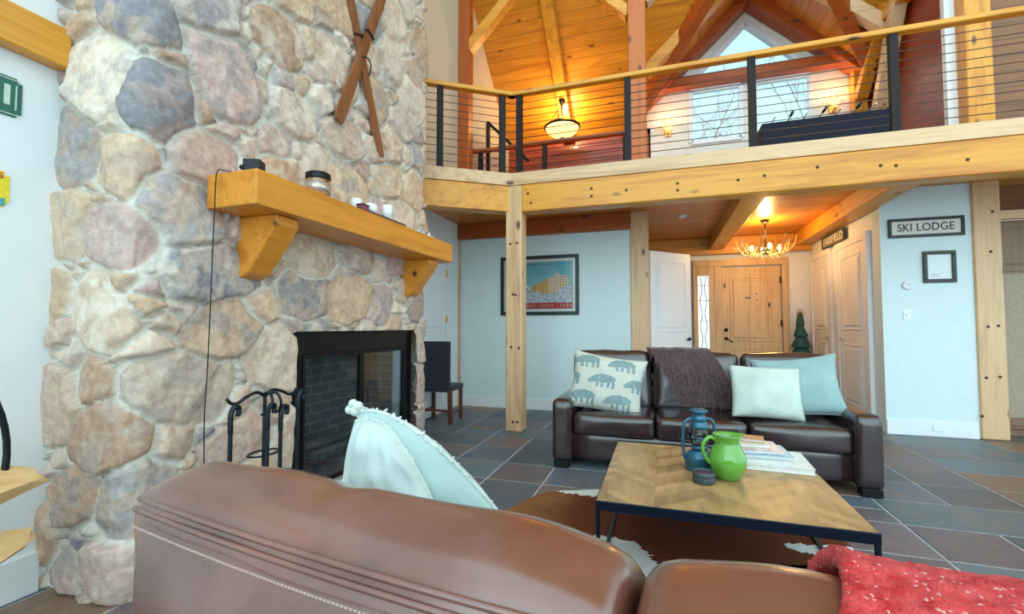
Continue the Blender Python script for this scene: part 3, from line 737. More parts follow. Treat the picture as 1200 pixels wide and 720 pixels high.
# small framed print
t=thing('picture_frame','small square black frame with white print below the lodge sign','picture',(3.175,6.75,2.015))
bm=BM(); w_,h_,bw,d=.32,.38,.042,.028
box(bm,-w_/2,w_/2,-d,0,h_/2-bw,h_/2,.004,1); box(bm,-w_/2,w_/2,-d,0,-h_/2,-h_/2+bw,.004,1); box(bm,-w_/2,-w_/2+bw,-d,0,-h_/2+bw,h_/2-bw,.004,1); box(bm,w_/2-bw,w_/2,-d,0,-h_/2+bw,h_/2-bw,.004,1)
obj('frame',bm,BLK,t)
flatpaint=attrmat('printed paper',.55,.05,50,0)
def smallprint(u,v):
    if .12<v<.22 and .12<u<.5 and (math.sin(u*90)+math.sin(u*37+v*60))>.4: return (.25,.28,.3)
    return (.78,.84,.85)
painted('print',w_-2*bw+.004,h_-2*bw+.004,60,60,smallprint,flatpaint,t,(0,-.010,0))
# thermostat, switch
t=thing('thermostat','round white thermostat left of the small black frame','thermostat',(2.86,6.75,1.80))
bm=lathe(BM(),[(0,0),(.058,0),(.055,.02),(.04,.028),(0,.03)],n=28); bm.transform(Matrix.Rotation(PI/2,4,'X')); obj('dial',bm,M['white'],t,True)
obj('display',B(-.02,.028,-.033,-.026,.006,.018),plain('grey lcd',(.3,.34,.35),.3),t); obj('lever',B(-.005,.03,-.034,-.026,-.02,-.014),plain('grey lever',(.3,.34,.35),.3),t)
t=thing('light_switch','white light switch plate below the thermostat','switch',(2.845,6.75,1.44))
obj('plate',B(-.04,.04,-.008,0,-.06,.06,.003,1),M['white'],t); obj('toggle',B(-.006,.006,-.02,-.006,-.014,.014,.002,1),M['white'],t)
tag(obj('wall_outlet',B(3.05,3.17,6.722,6.73,.06,.13,.003,1),M['white']),'white outlet in the skirting under the thermostat','outlet')
# poster
t=thing('framed_poster','black framed poster of a yellow hotel above snow behind the corner post','picture',(-1.82,6.95,1.948))
w_,h_,bw,d=1.27,.94,.055,.03
bm=BM(); box(bm,-w_/2,w_/2,-d,0,h_/2-bw,h_/2,.004,1); box(bm,-w_/2,w_/2,-d,0,-h_/2,-h_/2+bw,.004,1); box(bm,-w_/2,-w_/2+bw,-d,0,-h_/2+bw,h_/2-bw,.004,1); box(bm,w_/2-bw,w_/2,-d,0,-h_/2+bw,h_/2-bw,.004,1)
obj('frame',bm,plain('blue black frame',(.01,.018,.025),.35),t)
def poster(u,v):
    # cream margin, picture inside
    mu,mv=.04,.055
    if u<mu or u>1-mu or v<mv or v>1-mv: return (.70,.76,.74)
    if u<mu+.012 or u>1-mu-.012 or v>1-mv-.012: return (.38,.24,.18)
    if v<.17:
        if .09<v<.145 and math.sin(u*150)>.2 and math.sin(u*23)>-.6: return (.62,.35,.30)
        return (.45,.05,.05)
    n=noise.noise((u*22,v*22,1)); n2=noise.noise((u*60,v*60,4))
    snow=.36+.16*max(0,u-.72)/.28+.03*math.sin(u*17)+.05*max(0,.45-u)
    if v<snow+.04*n:
        if n2>.18 and n>-.1: return (.10,.14,.18)
        return (.60,.66,.72) if n2>-.2 else (.42,.42,.50)
    top=.48+(u-.42)*.62 if u<.72 else .72-(u-.72)*.5
    if .38<u<.90 and v<top+.02*(math.sin(u*60)>0):
        if math.sin(u*160)>.1 and math.sin(v*130)>.1: return (.34,.20,.12)
        return (.72,.44,.10) if u<.62 else (.75,.60,.42)
    if u<.44 and v<.62-(u-.2)*.9 and v>.40: return (.72,.74,.78) if n>0 else (.25,.27,.32)
    if v>.875 and v<.91 and .33<u<.72: return (.10,.18,.14) if math.sin(u*170)>-.5 else (.12,.38,.45)
    k=(v-.4)/.5; return (.10+.16*(1-k),.42+.10*(1-k),.52+.02*(1-k))
painted('print',w_-2*bw+.01,h_-2*bw+.01,190,140,poster,flatpaint,t,(0,-.012,0))
obj('pane',B(-w_/2+bw,w_/2-bw,-.018,-.016,-h_/2+bw,h_/2-bw),M['glass'],t)
# licence plates on the left wall (local XZ facing -Y, turned to face +X)
def plate(name,label,loc,w,h,base,parts):
    t=thing(name,label,'license plate',loc,(0,0,PI/2))
    bm=B(-w/2,w/2,-.006,0,-h/2,h/2); es=[e for e in bm.edges if abs(e.verts[0].co.y-e.verts[1].co.y)>.004]
    bmesh.ops.bevel(bm,geom=es,offset=.02,segments=4,affect='EDGES'); obj('plate',bm,base,t)
    for nm,a,b,c,d,m in parts: obj(nm,B(a,b,-.009,-.005,c,d),m,t)
    return t
GRN=plain('dark green enamel',(.015,.13,.09),.35); LGR=plain('pale green enamel',(.55,.66,.55),.4); YEL=plain('yellow enamel',(.85,.66,.02),.4); REDM=plain('red enamel',(.55,.05,.02),.4); TEAL=plain('teal enamel',(.05,.35,.33),.4)
t=plate('green_license_plate','dark green license plate with pale numeral upper left on white wall',(-2.95,1.155,2.40),.34,.19,GRN,[('border',-.16,.16,.082,.086,LGR),('border',-.16,.16,-.086,-.082,LGR)])
lettering('numeral','1',.10,LGR,t,(.115,-.008,0),(PI/2,0,0),.022,.001)
obj('inner_panel',B(.145,.15,-.009,-.005,-.06,.06),LGR,t)
t=plate('yellow_license_plate','yellow license plate with teal foot below the green plate',(-2.95,1.125,1.95),.34,.17,YEL,[('band',-.165,.155,-.08,-.045,TEAL)])
lettering('lettering',"'S",.03,REDM,t,(.13,-.008,.06),(PI/2,0,0),.035,.001)
lettering('letter','S',.028,LGR,t,(.13,-.010,-.062),(PI/2,0,0),.02,.001)

# ================================================================== LIGHTS IN THE PLACE
def lamp(loc,e,c=(1,.66,.26),r=.05):
    l=bpy.data.lights.new('lamp','POINT'); l.energy=e; l.color=c; l.shadow_soft_size=r
    o=bpy.data.objects.new('lamp',l); col.objects.link(o); o.location=loc; return o
# bowl pendant
PX,PY=-1.82,8.8
t=thing('bowl_pendant','bowl shaped amber glass pendant lamp hanging from the loft rafter','pendant lamp',(PX,PY,5.06))
pc=zr(PY)-.2
obj('bowl',lathe(BM(),[(0,0),(.08,.005),(.2,.05),(.3,.13),(.335,.2),(.32,.2),(.28,.13),(.18,.06),(0,.02)],n=40),glow('lit glass bowl',(1,.66,.26),1.6),t,True)
obj('rim',lathe(BM(),[(.325,.19),(.36,.2),(.36,.225),(.325,.225),(.325,.19)],n=40),M['bronze'],t,True)
obj('finial',lathe(BM(),[(0,-.05),(.03,-.03),(.04,0),(0,.01)],n=16),M['bronze'],t,True)
obj('stem',tube(BM(),[(0,0,.03),(0,0,pc-5.06)],.013,8),M['bronze'],t)
for s in (0,1,2): obj('chain',tube(BM(),[(.33*math.cos(s*2.09),.33*math.sin(s*2.09),.22),(.02*math.cos(s*2.09),.02*math.sin(s*2.09),.68)],.008,6),M['bronze'],t)
obj('canopy',lathe(BM(),[(0,pc-5.06),(.07,pc-5.06),(.05,pc-5.12),(0,pc-5.14)],n=20),M['bronze'],t,True)
lamp((PX,PY,5.42),95)
# sconces
def sconce(label,x,z):
    t=thing('wall_sconce',label,'wall lamp',(x,9.54,z))
    obj('backplate',B(-.06,.06,-.02,0,-.12,.06,.008,1),M['brass'],t)
    obj('arm',tube(BM(),curve([(0,-.01,-.06),(0,-.08,-.10),(0,-.13,-.04)],5),.01,8),M['brass'],t,True)
    obj('lamp_shade',lathe(BM(),[(.03,-.05),(.07,0),(.11,.07),(.13,.14),(.12,.14),(.1,.07),(.06,.0),(.02,-.04)],(0,-.13,0),28),M['shade'],t,True)
    obj('bulb',ball(BM(),(0,-.13,.04),.03),M['bulb'],t,True)
    lamp((x,9.54-.2,z+.18),5)
sconce('glowing yellow wall lamp left of the gable windows',.19,5.24)
sconce('glowing yellow wall lamp right of the gable windows',3.02,5.30)
# antler chandelier
t=thing('antler_chandelier','small antler chandelier hanging over the entry hall','chandelier',(1.60,8.1,2.42))
ANT=plain('antler bone',(.62,.45,.20),.45,noise_s=12,var=.3)
for k in range(8):
    a=k*PI/4+.2
    def pp(r,z,da=0): return (r*math.cos(a+da),r*math.sin(a+da),z)
    pts=curve([pp(.05,.06),pp(.18,.02),pp(.32,.05,.15),pp(.40,.16,.25),pp(.43,.29,.28)],5)
    bm=tube(BM(),pts,[.017*(1-i/len(pts)*.75) for i in range(len(pts))],8)
    for (r,z,da,r2,z2,db) in ((.24,.02,.06,.27,.14,.3),(.34,.08,.18,.30,.20,.02),(.39,.15,.24,.48,.18,.4),(.15,.03,0,.2,-.05,-.2)):
        tube(bm,curve([pp(r,z,da),pp((r+r2)/2,z+(z2-z)*.35,(da+db)/2),pp(r2,z2,db)],4),[.011,.010,.009,.008,.007,.006,.005,.004,.002],6)
    obj('antler',bm,ANT,t,True)
obj('stem',tube(BM(),[(0,0,.05),(0,0,.58)],.012,8),M['bronze'],t); obj('hub',lathe(BM(),[(0,.0),(.06,.03),(.06,.08),(.02,.14),(0,.14)],n=18),M['bronze'],t,True)
obj('canopy',lathe(BM(),[(0,.58),(.07,.58),(.05,.53),(0,.52)],n=20),M['bronze'],t,True)
for k in range(4):
    a=k*PI/2+.1; c=(.2*math.cos(a),.2*math.sin(a),.13)
    obj('candle_sleeve',tube(BM(),[(c[0],c[1],.03),(c[0],c[1],.10)],.013,10),CRM,t); obj('bulb',ball(BM(),c,.03,(1,1,1.4)),M['bulb'],t,True)
lamp((1.60,8.1,2.78),52)
lamp((1.60,8.1,2.35),6)
tag(obj('smoke_detector',lathe(BM(),[(0,2.955),(.05,2.96),(.065,2.975),(.07,3.0)],(.33,7.36,0),24),M['white'],None,True),'round white smoke detector on the boarded hall ceiling','smoke detector')

# ================================================================== SKIS, CORD, MANTEL THINGS
def ski(label,p,q,off,ln):
    """p lower (y,z), q upper direction; on chimney face"""
    p=Vector((CX+off,p[0],p[1]));q=Vector((CX+off,q[0],q[1])); d=(q-p).normalized(); s=Vector((1,0,0)).cross(d)
    t=thing('wooden_ski',label,'ski',p,(0,0,0)); bm=BM(); n=40; rings=[]
    for i in range(n+1):
        f=i/n; w=.052-.010*math.sin(f*PI); th=.010+.006*math.sin(f*PI); c=d*ln*f; x=0
        if f>.9: k=(f-.9)/.1; w*=1-.7*k*k; x=.12*k*k
        if f<.02: w*=.8
        rings.append([bm.verts.new(c+Vector((x,0,0))+s*w*a+Vector((b*th,0,0))) for a,b in ((-1,-1),(1,-1),(1,.7),(.25,1),(-.25,1),(-1,.7))])
    for A,B_ in zip(rings,rings[1:]):
        for k in range(6): bm.faces.new((A[k],A[(k+1)%6],B_[(k+1)%6],B_[k]))
    bm.faces.new(rings[0]); bm.faces.new(rings[-1][::-1])
    obj('ski_body',bm,M['brownski'],t)
    c=d*ln*.48; bm=BM(); 
    pts=[c-s*.05+Vector((0,0,0)),c-s*.045+Vector((.024,0,0)),c+s*.045+Vector((.024,0,0)),c+s*.05]
    tube(bm,pts,.008,6); obj('binding',bm,M['iron'],t)
    return t
ski('lower left leaning wooden ski crossed on the chimney',(2.83,2.87),(3.30,4.05),.085,2.0)
ski('wooden ski behind the other, foot pointing right on the chimney',(3.42,2.80),(2.93,4.05),.060,2.0)
tag(obj('ski_strap',tube(BM(),curve([(CX+.05,3.02,3.45),(CX+.11,3.10,3.52),(CX+.115,3.18,3.50),(CX+.05,3.24,3.42)],5),.006,6),M['iron']),'dark strap where the two wooden skis cross','strap')
tag(obj('hanging_cord',tube(BM(),curve([(-2.20,1.90,2.142),(-2.24,1.83,2.145),(-2.255,1.80,2.12),(-2.258,1.795,1.9),(-2.26,1.79,1.5),(-2.262,1.785,1.1),(-2.275,1.785,.8),(-2.265,1.79,.4),(-2.25,1.80,.01)],6),.003,6),M['black']),'thin black cord hanging from the left end of the mantel','cord')
MT=MZ1+.002
t=thing('black_speaker','small black box speaker on the left end of the mantel','speaker',(-2.14,1.93,MT),(0,0,R(25)))
obj('body',B(-.045,.045,-.04,.04,.012,.085,.008,2),M['black'],t); obj('foot',B(-.06,.03,-.05,.03,0,.012,.004,1),M['black'],t); obj('side_knob',ball(BM(),(-.055,-.02,.04),.014),M['black'],t,True)
t=thing('glass_jar','amber glass jar with black lid on the mantel','jar',(-2.10,2.38,MT)); t.scale=(1.3,1.3,1.15)
obj('jar_body',lathe(BM(),[(0,0),(.05,0),(.056,.01),(.058,.09),(.052,.10),(0,.10)],n=28),plain('amber glass jar',(.42,.22,.10),.12,.5,noise_s=20,var=.5,coat=1),t,True)
obj('lid',lathe(BM(),[(.058,.095),(.06,.10),(.06,.128),(.05,.135),(0,.137)],n=28),M['black'],t,True)
obj('label_band',lathe(BM(),[(.0575,.02),(.0595,.02),(.0595,.075),(.0575,.075)],n=28),plain('silver label',(.6,.52,.45),.25,.6),t,True)
CW=plain('white wax',(.84,.84,.82),.45)
cands=[('white pillar candle furthest left on the mantel tray',-2.15,2.84,.040,.10),('shortest white pillar candle in front on the mantel tray',-2.07,2.93,.034,.07),('white pillar candle behind the shortest one on the mantel tray',-2.16,3.02,.040,.11),('white pillar candle furthest right on the mantel tray',-2.10,3.17,.042,.13)]
for lb,x,y,r,h in cands:
    c=thing('pillar_candle',lb,'candle',(x,y,MT+.016),group='candles on the mantel tray')
    obj('wax',lathe(BM(),[(0,0),(r,0),(r,h-.004),(r-.004,h),(r*.5,h-.004),(0,h-.006)],n=24),CW,c,True)
    obj('wick',tube(BM(),[(0,0,h-.01),(.002,0,h+.012)],.0015,5),M['black'],c)
bm=B(-.09,.09,-.30,.30,0,.006,.002,1); box(bm,-.09,-.082,-.30,.30,.006,.02); box(bm,.082,.09,-.30,.30,.006,.02); box(bm,-.082,.082,-.30,-.292,.006,.02); box(bm,-.082,.082,.292,.30,.006,.02)
tr=obj('candle_tray',bm,plain('dark wood tray',(.09,.07,.06),.5)); tr.location=(-2.12,3.04,MT); tag(tr,'long dark tray under the white candles on the mantel','tray')
t=thing('candle_box','small dark pink and black box in front of the left candle on the mantel','box',(-2.05,2.78,MT)); obj('body',B(-.03,.03,-.035,.035,0,.045,.003,1),plain('dark rose box',(.22,.05,.08),.5),t); obj('lid',B(-.032,.032,-.037,.037,.04,.05,.002,1),M['black'],t)
for k,(lb,y) in enumerate((('small blue and white trinket, left one, at the right end of the mantel',3.66),('small blue and white trinket, right one, at the right end of the mantel',3.86))):
    bm=BM(); rr=random.Random(k)
    for i in range(9): ball(bm,(rr.uniform(-.03,.03),rr.uniform(-.05,.05),rr.uniform(.012,.04)),.016,(1,1,.8),10,6)
    me=bpy.data.meshes.new('t'); 
    o=obj('crystal_ornament',bm,attrmat('blue white glaze %d'%k,.2,.1,50,0),None,True); o.location=(-2.09,y,MT)
    colorface(o.data,lambda c,p:(.10,.14,.50) if noise.noise(c*70)>.12 else (.75,.78,.85)); tag(o,lb,'ornament')

# ================================================================== FIREPLACE TOOLS
TX,TY=-2.10,2.00
t=thing('tool_stand','black wrought iron stand for fireplace tools beside the firebox','stand',(TX,TY,0))
obj('base',lathe(BM(),[(0,0),(.13,0),(.13,.012),(.03,.03),(.012,.05),(0,.05)],n=24),M['iron'],t,True)
obj('pole',tube(BM(),[(0,0,.04),(0,0,.93)],.010,8),M['iron'],t)
for s in (-1,1):
    obj('scroll_arm',tube(BM(),curve([(0,0,.91),(0,s*.05,.94),(0,s*.12,.925),(0,s*.17,.90),(0,s*.21,.905),(0,s*.235,.93)],5),.009,8),M['iron'],t,True)
    obj('scroll_arm',tube(BM(),curve([(0,s*.0,.93),(.06,s*.02,.93),(.085,s*.03,.88),(.06,s*.04,.83),(.03,s*.05,.82)],5),.008,8),M['iron'],t,True)
obj('ring_shelf',tube(BM(),[(.06*math.cos(a*PI/8),.09*math.sin(a*PI/8),.60) for a in range(17)],.006,6),M['iron'],t)
def tool(name,label,x,y,kind,top=.90):
    u=thing(name,label,'fireplace tool',(TX+x,TY+y,.06))
    h=top-.06
    obj('shaft',tube(BM(),[(0,0,.16),(0,0,h-.10)],.011,8),M['iron'],u)
    obj('handle',tube(BM(),curve([(0,0,h-.12),(0,0,h-.03),(0,.02,h+.01),(0,.045,h-.0),(0,.04,h-.04)],5),.013,8),M['iron'],u,True)
    if kind=='shovel':
        bm=B(-.01,.01,-.06,.06,0,.17,.004,1); box(bm,0,.025,-.06,-.054,0,.15); box(bm,0,.025,.054,.06,0,.15); obj('scoop',bm,M['iron'],u)
    elif kind=='brush':
        obj('brush_head',lathe(BM(),[(0,.02),(.045,.02),(.05,.06),(.03,.13),(.012,.17),(0,.17)],n=18),M['black'],u,True)
    elif kind=='poker':
        obj('hook',tube(BM(),curve([(0,0,.17),(0,0,.05),(0,.0,.0)],3),.008,8),M['iron'],u); obj('barb',tube(BM(),[(0,0,.06),(0,.05,.09)],.006,6),M['iron'],u)
    else:
        for s in (-1,1): obj('jaw',tube(BM(),curve([(0,0,.2),(0,s*.04,.12),(0,s*.005,.02)],4),.007,6),M['iron'],u)
    return u
tool('fire_poker','iron poker leaning at the left of the tool stand',.03,-.235,'poker',.88)
tool('fire_shovel','iron shovel hanging in the middle of the tool stand',.06,-.035,'shovel',.86)
tool('hearth_brush','iron handled brush hanging at the front of the tool stand',.07,.045,'brush',.84)
tool('fire_tongs','iron tongs hanging at the right of the tool stand',.03,.215,'tongs',.90)

# ================================================================== LOG HOOP AT THE LEFT
t=thing('log_hoop','round black metal firewood hoop at the left edge of the photo','firewood rack',(-2.58,.50,0),(0,0,R(90)))
HR,HZ=.62,.79
for dy in (-.10,.10):
    obj('hoop',tube(BM(),[(HR*math.cos(a*PI/36),dy,HZ+HR*math.sin(a*PI/36)) for a in range(73)],.012,8,False),M['black'],t,True)
for a in (200,235,270,305,340): obj('crossbar',tube(BM(),[(HR*math.cos(R(a)),-.10,HZ+HR*math.sin(R(a))),(HR*math.cos(R(a)),.10,HZ+HR*math.sin(R(a)))],.01,8),M['black'],t)
for s in (-1,1):
    for dy in (-1,1): obj('foot',tube(BM(),[(s*.34,dy*.15,.012),(s*.28,dy*.10,HZ-.55)],.011,8),M['black'],t)
SPL=wood('raw split wood',0,(.60,.33,.12),(.86,.58,.28),knots=False,rough=.85,coat=0)
def splitlog(label,loc,rot,ln,r,seed):
    bm=BM(); n=18; rings=[]; m=7
    for i in range(n+1):
        f=i/n; k=1-.65*max(0,(f-.72)/.28)**1.2
        ring=[]
        for j in range(m):
            a=j*2*PI/m; rr=r*(1+.35*noise.noise((seed,j*1.7,f*2)))*k
            ring.append(bm.verts.new((ln*(f-.5)+(.05*noise.noise((seed+4,j*2.1,0)) if i in (0,n) else 0),rr*math.cos(a)*1.15,rr*math.sin(a)*.75+.015*noise.noise((seed,f*5,j)))))
        rings.append(ring)
    for A,B_ in zip(rings,rings[1:]):
        for j in range(m): bm.faces.new((A[j],A[(j+1)%m],B_[(j+1)%m],B_[j]))
    bm.faces.new(rings[0]); bm.faces.new(rings[-1][::-1])
    o=obj('split_log',bm,SPL); o.location=loc; o.rotation_euler=rot; return tag(o,label,'firewood')

# ================================================================== SOFAS
def make_sofa(label,loc,rz,mat,near=False):
    t=thing('leather_sofa',label,'sofa',loc,(0,0,rz))
    W=1.29; AW=.19; BH=1.045; 
    # frame with rounded lower rail
    bm=soft(2*(W-AW)+.02,.80,.25,.04,(0,.008,0),8); bm.transform(Matrix.Translation((0,.06+.40,.06+.14))); obj('base',bm,mat,t,True)
    for s in (-1,1):
        def fn(p,c): return p
        bm=soft(AW,.93,.56,.045,(.012,.0,.012),10,wob=.004,seed=s); bm.transform(Matrix.Translation((s*(W-AW/2),.465,.06+.28))); a=obj('arm',bm,mat,t,True)
        bm=BM(); pth=[(s*(W-AW/2)+x,.012,z) for x,z in ((-.07,.09),(-.075,.55),(-.05,.595),(.05,.595),(.075,.55),(.07,.09))]; tube(bm,pth,.004,6); obj('arm_piping',bm,mat,a,True)
    for sx in (-1,1):
        for yy in (.06,.86): obj('foot',B(sx*(W-.09)-.07,sx*(W-.09)+.07,yy-.05,yy+.05,0,.065,.006,1),M['black'],t)
    cw=(2*(W-AW))/3
    for k in (-1,0,1):
        bm=soft(cw-.006,.70,.20,.05,(0,.012,.020),12,wob=.006,seed=k+5); bm.transform(Matrix.Translation((k*cw,.02+.35,.40))); obj('seat_cushion',bm,mat,t,True)
    bw=.80
    for k in (-1,0,1):
        if near:
            def fn(p,c,k=k):
                # back leans: rounded top, fuller front
                z=(p.z+.33)/.66
                p.y+= -.0*(1-z)
                return p
            bm=soft(bw-.012,.25,.68,.032,(.008,.055,.0),30,wob=.007,seed=k*3+11)
            for v in bm.verts:
                c=v.co
                if c.z>.15:
                    f=max(0,min(1,(.125-c.y)/.25)); g=min(1,(c.z-.15)/.15)
                    e=max(0,1-(abs(c.x)/(bw/2))**6)
                    c.z+=g*(.036*math.sin(min(1,f/.55)*PI/2)*(.45+.55*e)-.10*max(0,(f-.42)/.58)**1.5)
                    c.z+=g*.006*noise.noise((c.x*8,c.y*5,3+k))*f
                    c.z-=g*.007*math.exp(-((c.x-.03-.5*c.y)/.03)**2)*min(1,f*2)
            bm.transform(Matrix.Translation((k*bw,.84,.69)))
            c_=obj('back_cushion',bm,mat,t,True)
            zt=1.030
            for dz,rr in ((0,.0045),(-.014,.0045)):
                obj('piping',tube(BM(),[(k*bw+x*(bw-.04)/20,.958-dz*.45+.012*(1-(x/10)**2)*.9,zt-.010+dz) for x in range(-10,11)],rr,8),mat,c_,True)
            bm=BM()
            for i in range(110):
                x=k*bw+(i/109-.5)*(bw-.10); yb=.9545+.019*(1-((x-k*bw)/(bw/2))**2)*.6
                tube(bm,[(x-.0022,yb+.023,zt-.040),(x+.0022,yb+.023,zt-.040)],.0013,4)
            obj('stitching',bm,M['thread'],c_)
            bm=BM()
            for i in range(100):
                x=k*bw+(i/99-.5)*(bw-.08); tube(bm,[(x-.002,.735,zt+.032),(x+.002,.735,zt+.032)],.0013,4)
            #obj('stitching',bm,M['thread'],c_)
            bm.free()
        else:
            bm=soft(bw-.008,.24,.60,.07,(.0,.035,.012),16,wob=.010,seed=k*3+1)
            bm.transform(Matrix.Rotation(R(-8),4,'X')); bm.transform(Matrix.Translation((k*bw,.72,.74))); c_=obj('back_cushion',bm,mat,t,True)
    bm=soft(2*W-.12,.16,.62,.05,(0,0,0),8); bm.transform(Matrix.Translation((0,.87,.42 if not near else .38))); obj('back_frame',bm,mat,t,True)
    return t
far=make_sofa('dark brown three seat leather sofa facing the camera behind the coffee table',(.31,4.17,0),0,M['leather'])
NA=R(180-7.8)
ex=Vector((math.cos(NA),math.sin(NA))); ey=Vector((-math.sin(NA),math.cos(NA)))
corner=Vector((-.832,.525)); O=corner-ex*1.2-ey*.965
near=make_sofa('brown leather sofa in the foreground seen from behind',(O.x,O.y,0),NA,M['leathern'],True)

# ---- pillows
def pillow_bm(w,h,t,n=26,pinch=.06,wob=.006,seed=0,corner=.02,fold=None):
    bm=BM(); S_=[]
    for side in (1,-1):
        g=[]
        for j in range(n+1):
            row=[]
            for i in range(n+1):
                u=2*i/n-1; v=2*j/n-1
                x=w/2*u*(1-pinch*(1-v*v)*abs(u)**3)+0; z=h/2*v*(1-pinch*(1-u*u)*abs(v)**3)
                k=(1-abs(u)**2.6)*(1-abs(v)**2.6); y=side*t/2*max(0,k)**.5*(.9+.1*math.cos(u*2))
                y+=wob*noise.noise((x*7+seed,z*7,side))*2*(k>0)*min(1,k*4)
                p=Vector((x,y,z))
                if fold: p=fold(p,u,v,side)
                row.append((i,j,p))
            g.append(row)
        S_.append(g)
    vs={}
    def vert(s,i,j):
        edge=i in (0,n) or j in (0,n); key=(0 if edge else s,i,j)
        if key not in vs: vs[key]=bm.verts.new(S_[s][j][i][2])
        return vs[key]
    for s in (0,1):
        for j in range(n):
            for i in range(n):
                q=[vert(s,i,j),vert(s,i+1,j),vert(s,i+1,j+1),vert(s,i,j+1)]
                bm.faces.new(q if s else q[::-1])
    rim=[S_[0][0][i][2] for i in range(n+1)]+[S_[0][j][n][2] for j in range(1,n+1)]+[S_[0][n][i][2] for i in range(n-1,-1,-1)]+[S_[0][j][0][2] for j in range(n-1,-1,-1)]
    return bm,rim
def pillow(name,label,w,h,t,loc,rot,mat,group=None,piping=None,**k):
    T=thing(name,label,'pillow',loc,rot,group); bm,rim=pillow_bm(w,h,t,**k); o=obj('cushion_cover',bm,mat,T,True)
    if piping: obj('piping',tube(BM(),rim,.005,6,False),piping,T,True)
    return T,o
def fabric(name,c,scale=300,bmp=.4,rough=.9,var=.1):
    m,nt,b=newmat(name); v=mapping(nt,(1,1,1)); f=nz(nt,v,scale,2); f2=nz(nt,v,6,3)
    L(nt,ramp(nt,f2,[(.3,tuple(x*(1-var) for x in c)),(.7,tuple(min(1,x*(1+var)) for x in c))]),b.inputs['Base Color'])
    b.inputs['Roughness'].default_value=rough; b.inputs['Sheen Weight'].default_value=.3; b.inputs['Specular IOR Level'].default_value=.2
    bump(nt,b,f,bmp,.003); return m
SAGE=fabric('sage linen',(.30,.45,.45)); CREAM=fabric('cream ribbed fabric',(.56,.66,.61),90,.9); IVORY=fabric('ivory linen',(.42,.56,.54)); PIPE=plain('grey piping',(.40,.46,.44),.8)
# bear pillow
def bear(u,v):
    """silhouette test in a 1 x .6 cell"""
    if ((u-.50)/.34)**2+((v-.62)/.24)**2<1: return True
    if ((u-.20)/.13)**2+((v-.50)/.17)**2<1: return True
    if ((u-.10)/.08)**2+((v-.40)/.10)**2<1: return True
    if ((u-.24)/.035)**2+((v-.70)/.06)**2<1: return True
    for a,b in ((.27,.36),(.42,.50),(.60,.68),(.74,.83)):
        if a<u<b and .12<v<.6: return True
    return False
T,o=pillow('bear_pillow','cream pillow printed with grey bears at the left of the far sofa',.70,.56,.20,(-.50,4.46,.755),(R(-20),R(9),R(6)),attrmat('bear print cotton',.9,.08,200,.2),n=110,piping=PIPE,pinch=.10)
def bearcol(c,p):
    u=(c.x+.35)/.70; v=(c.z+.28)/.56
    r=v*3.2-.05; row=math.floor(r); cv=r-row; cu=u*2.1+(.5 if row%2 else 0)+.05; cc=cu-math.floor(cu)
    if cv>.08 and bear((cc-.03)/.95,(cv-.06)/.98): return (.20,.30,.31) if noise.noise(c*160)>-.25 else (.36,.46,.46)
    return (.58,.60,.52)
colorface(o.data,bearcol)
pillow('sage_pillow','large sage pillow behind the cream one at the right of the far sofa',.66,.54,.17,(1.13,4.58,.775),(R(-20),R(-7),R(-6)),SAGE,piping=SAGE,pinch=.12)
pillow('cream_pillow','square cream ribbed pillow in front of the sage one',.56,.46,.16,(.85,4.42,.735),(R(-22),R(2),R(3)),CREAM,pinch=.05,wob=.010)
# near pillow standing corner up behind the sofa back
def quad_pillow(TLc,TRc,BRc,BLc,t,seed,bow=(0,0,0,0),n=40):
    """pillow stretched over four corner points; bow pushes out top,right,bottom,left edge"""
    c=[Vector(p) for p in (BLc,BRc,TRc,TLc)]
    nrm=(c[1]-c[0]).cross(c[3]-c[0]).normalized(); U_=(c[1]-c[0]).normalized(); V_=(c[3]-c[0]).normalized()
    W_=(c[2]-c[3]).normalized()
    def f(p,u,v,side):
        a=(u+1)/2;b_=(v+1)/2
        q=c[0]*(1-a)*(1-b_)+c[1]*a*(1-b_)+c[2]*a*b_+c[3]*(1-a)*b_
        q+=V_*bow[0]*(1-u*u)*b_**2-V_*bow[2]*(1-u*u)*(1-b_)**2+U_*bow[1]*(1-v*v)*a**2-U_*bow[3]*(1-v*v)*(1-a)**2
        return q-nrm*p.y
    return pillow_bm(1,1,t,n=n,pinch=0,wob=.008,seed=seed,fold=f)
Tn=thing('ivory_pillow','pale sage pillow with fringed seam and folded corner standing on the near sofa','pillow',(-.6,1.05,.45))
off=Matrix.Translation((.6,-1.05,-.45))
def seam(rim,i0,i1,r,nm,par,mat,fr=.012,step=1):
    q=[off@p for p in rim[i0:i1]]; bm=BM(); tube(bm,q,r,6)
    for k in range(0,len(q)-1,step):
        for h in (0,.5):
            p=q[k].lerp(q[k+1],h); tube(bm,[p,p+Vector((random.uniform(-1,1),random.uniform(-1,1),random.uniform(-.6,1)))*fr],.0028,4)
    return obj(nm,bm,mat,par)
FRG=fabric('ivory fringe',(.60,.68,.64))
bm,rim=quad_pillow((-.752,1.007,1.081),(-.368,1.081,.819),(-.36,1.10,.50),(-.63,1.087,.62),.15,3,(.085,0,0,0))
n=40; rim_main=rim[:]; bm.transform(off); obj('cushion_cover',bm,IVORY,Tn,True)
seam(rim_main,2*n,4*n,.005,'fringe',Tn,FRG,.010)
kn=off@Vector((-.752,1.007,1.081)); bm=BM()
for a,b_ in (((-.022,0,.002),.012),((-.012,0,.018),.012),((.004,0,.012),.013),((-.004,0,.0),.014)): ball(bm,kn+Vector(a),b_)
obj('corner_knot',bm,FRG,Tn,True)
kn=off@Vector((-.368,1.081,.819)); obj('corner_tassel',tube(BM(),[kn,kn+Vector((.012,0,-.02)),kn+Vector((.026,0,-.04))],[.007,.008,.006],8),FRG,Tn,True)
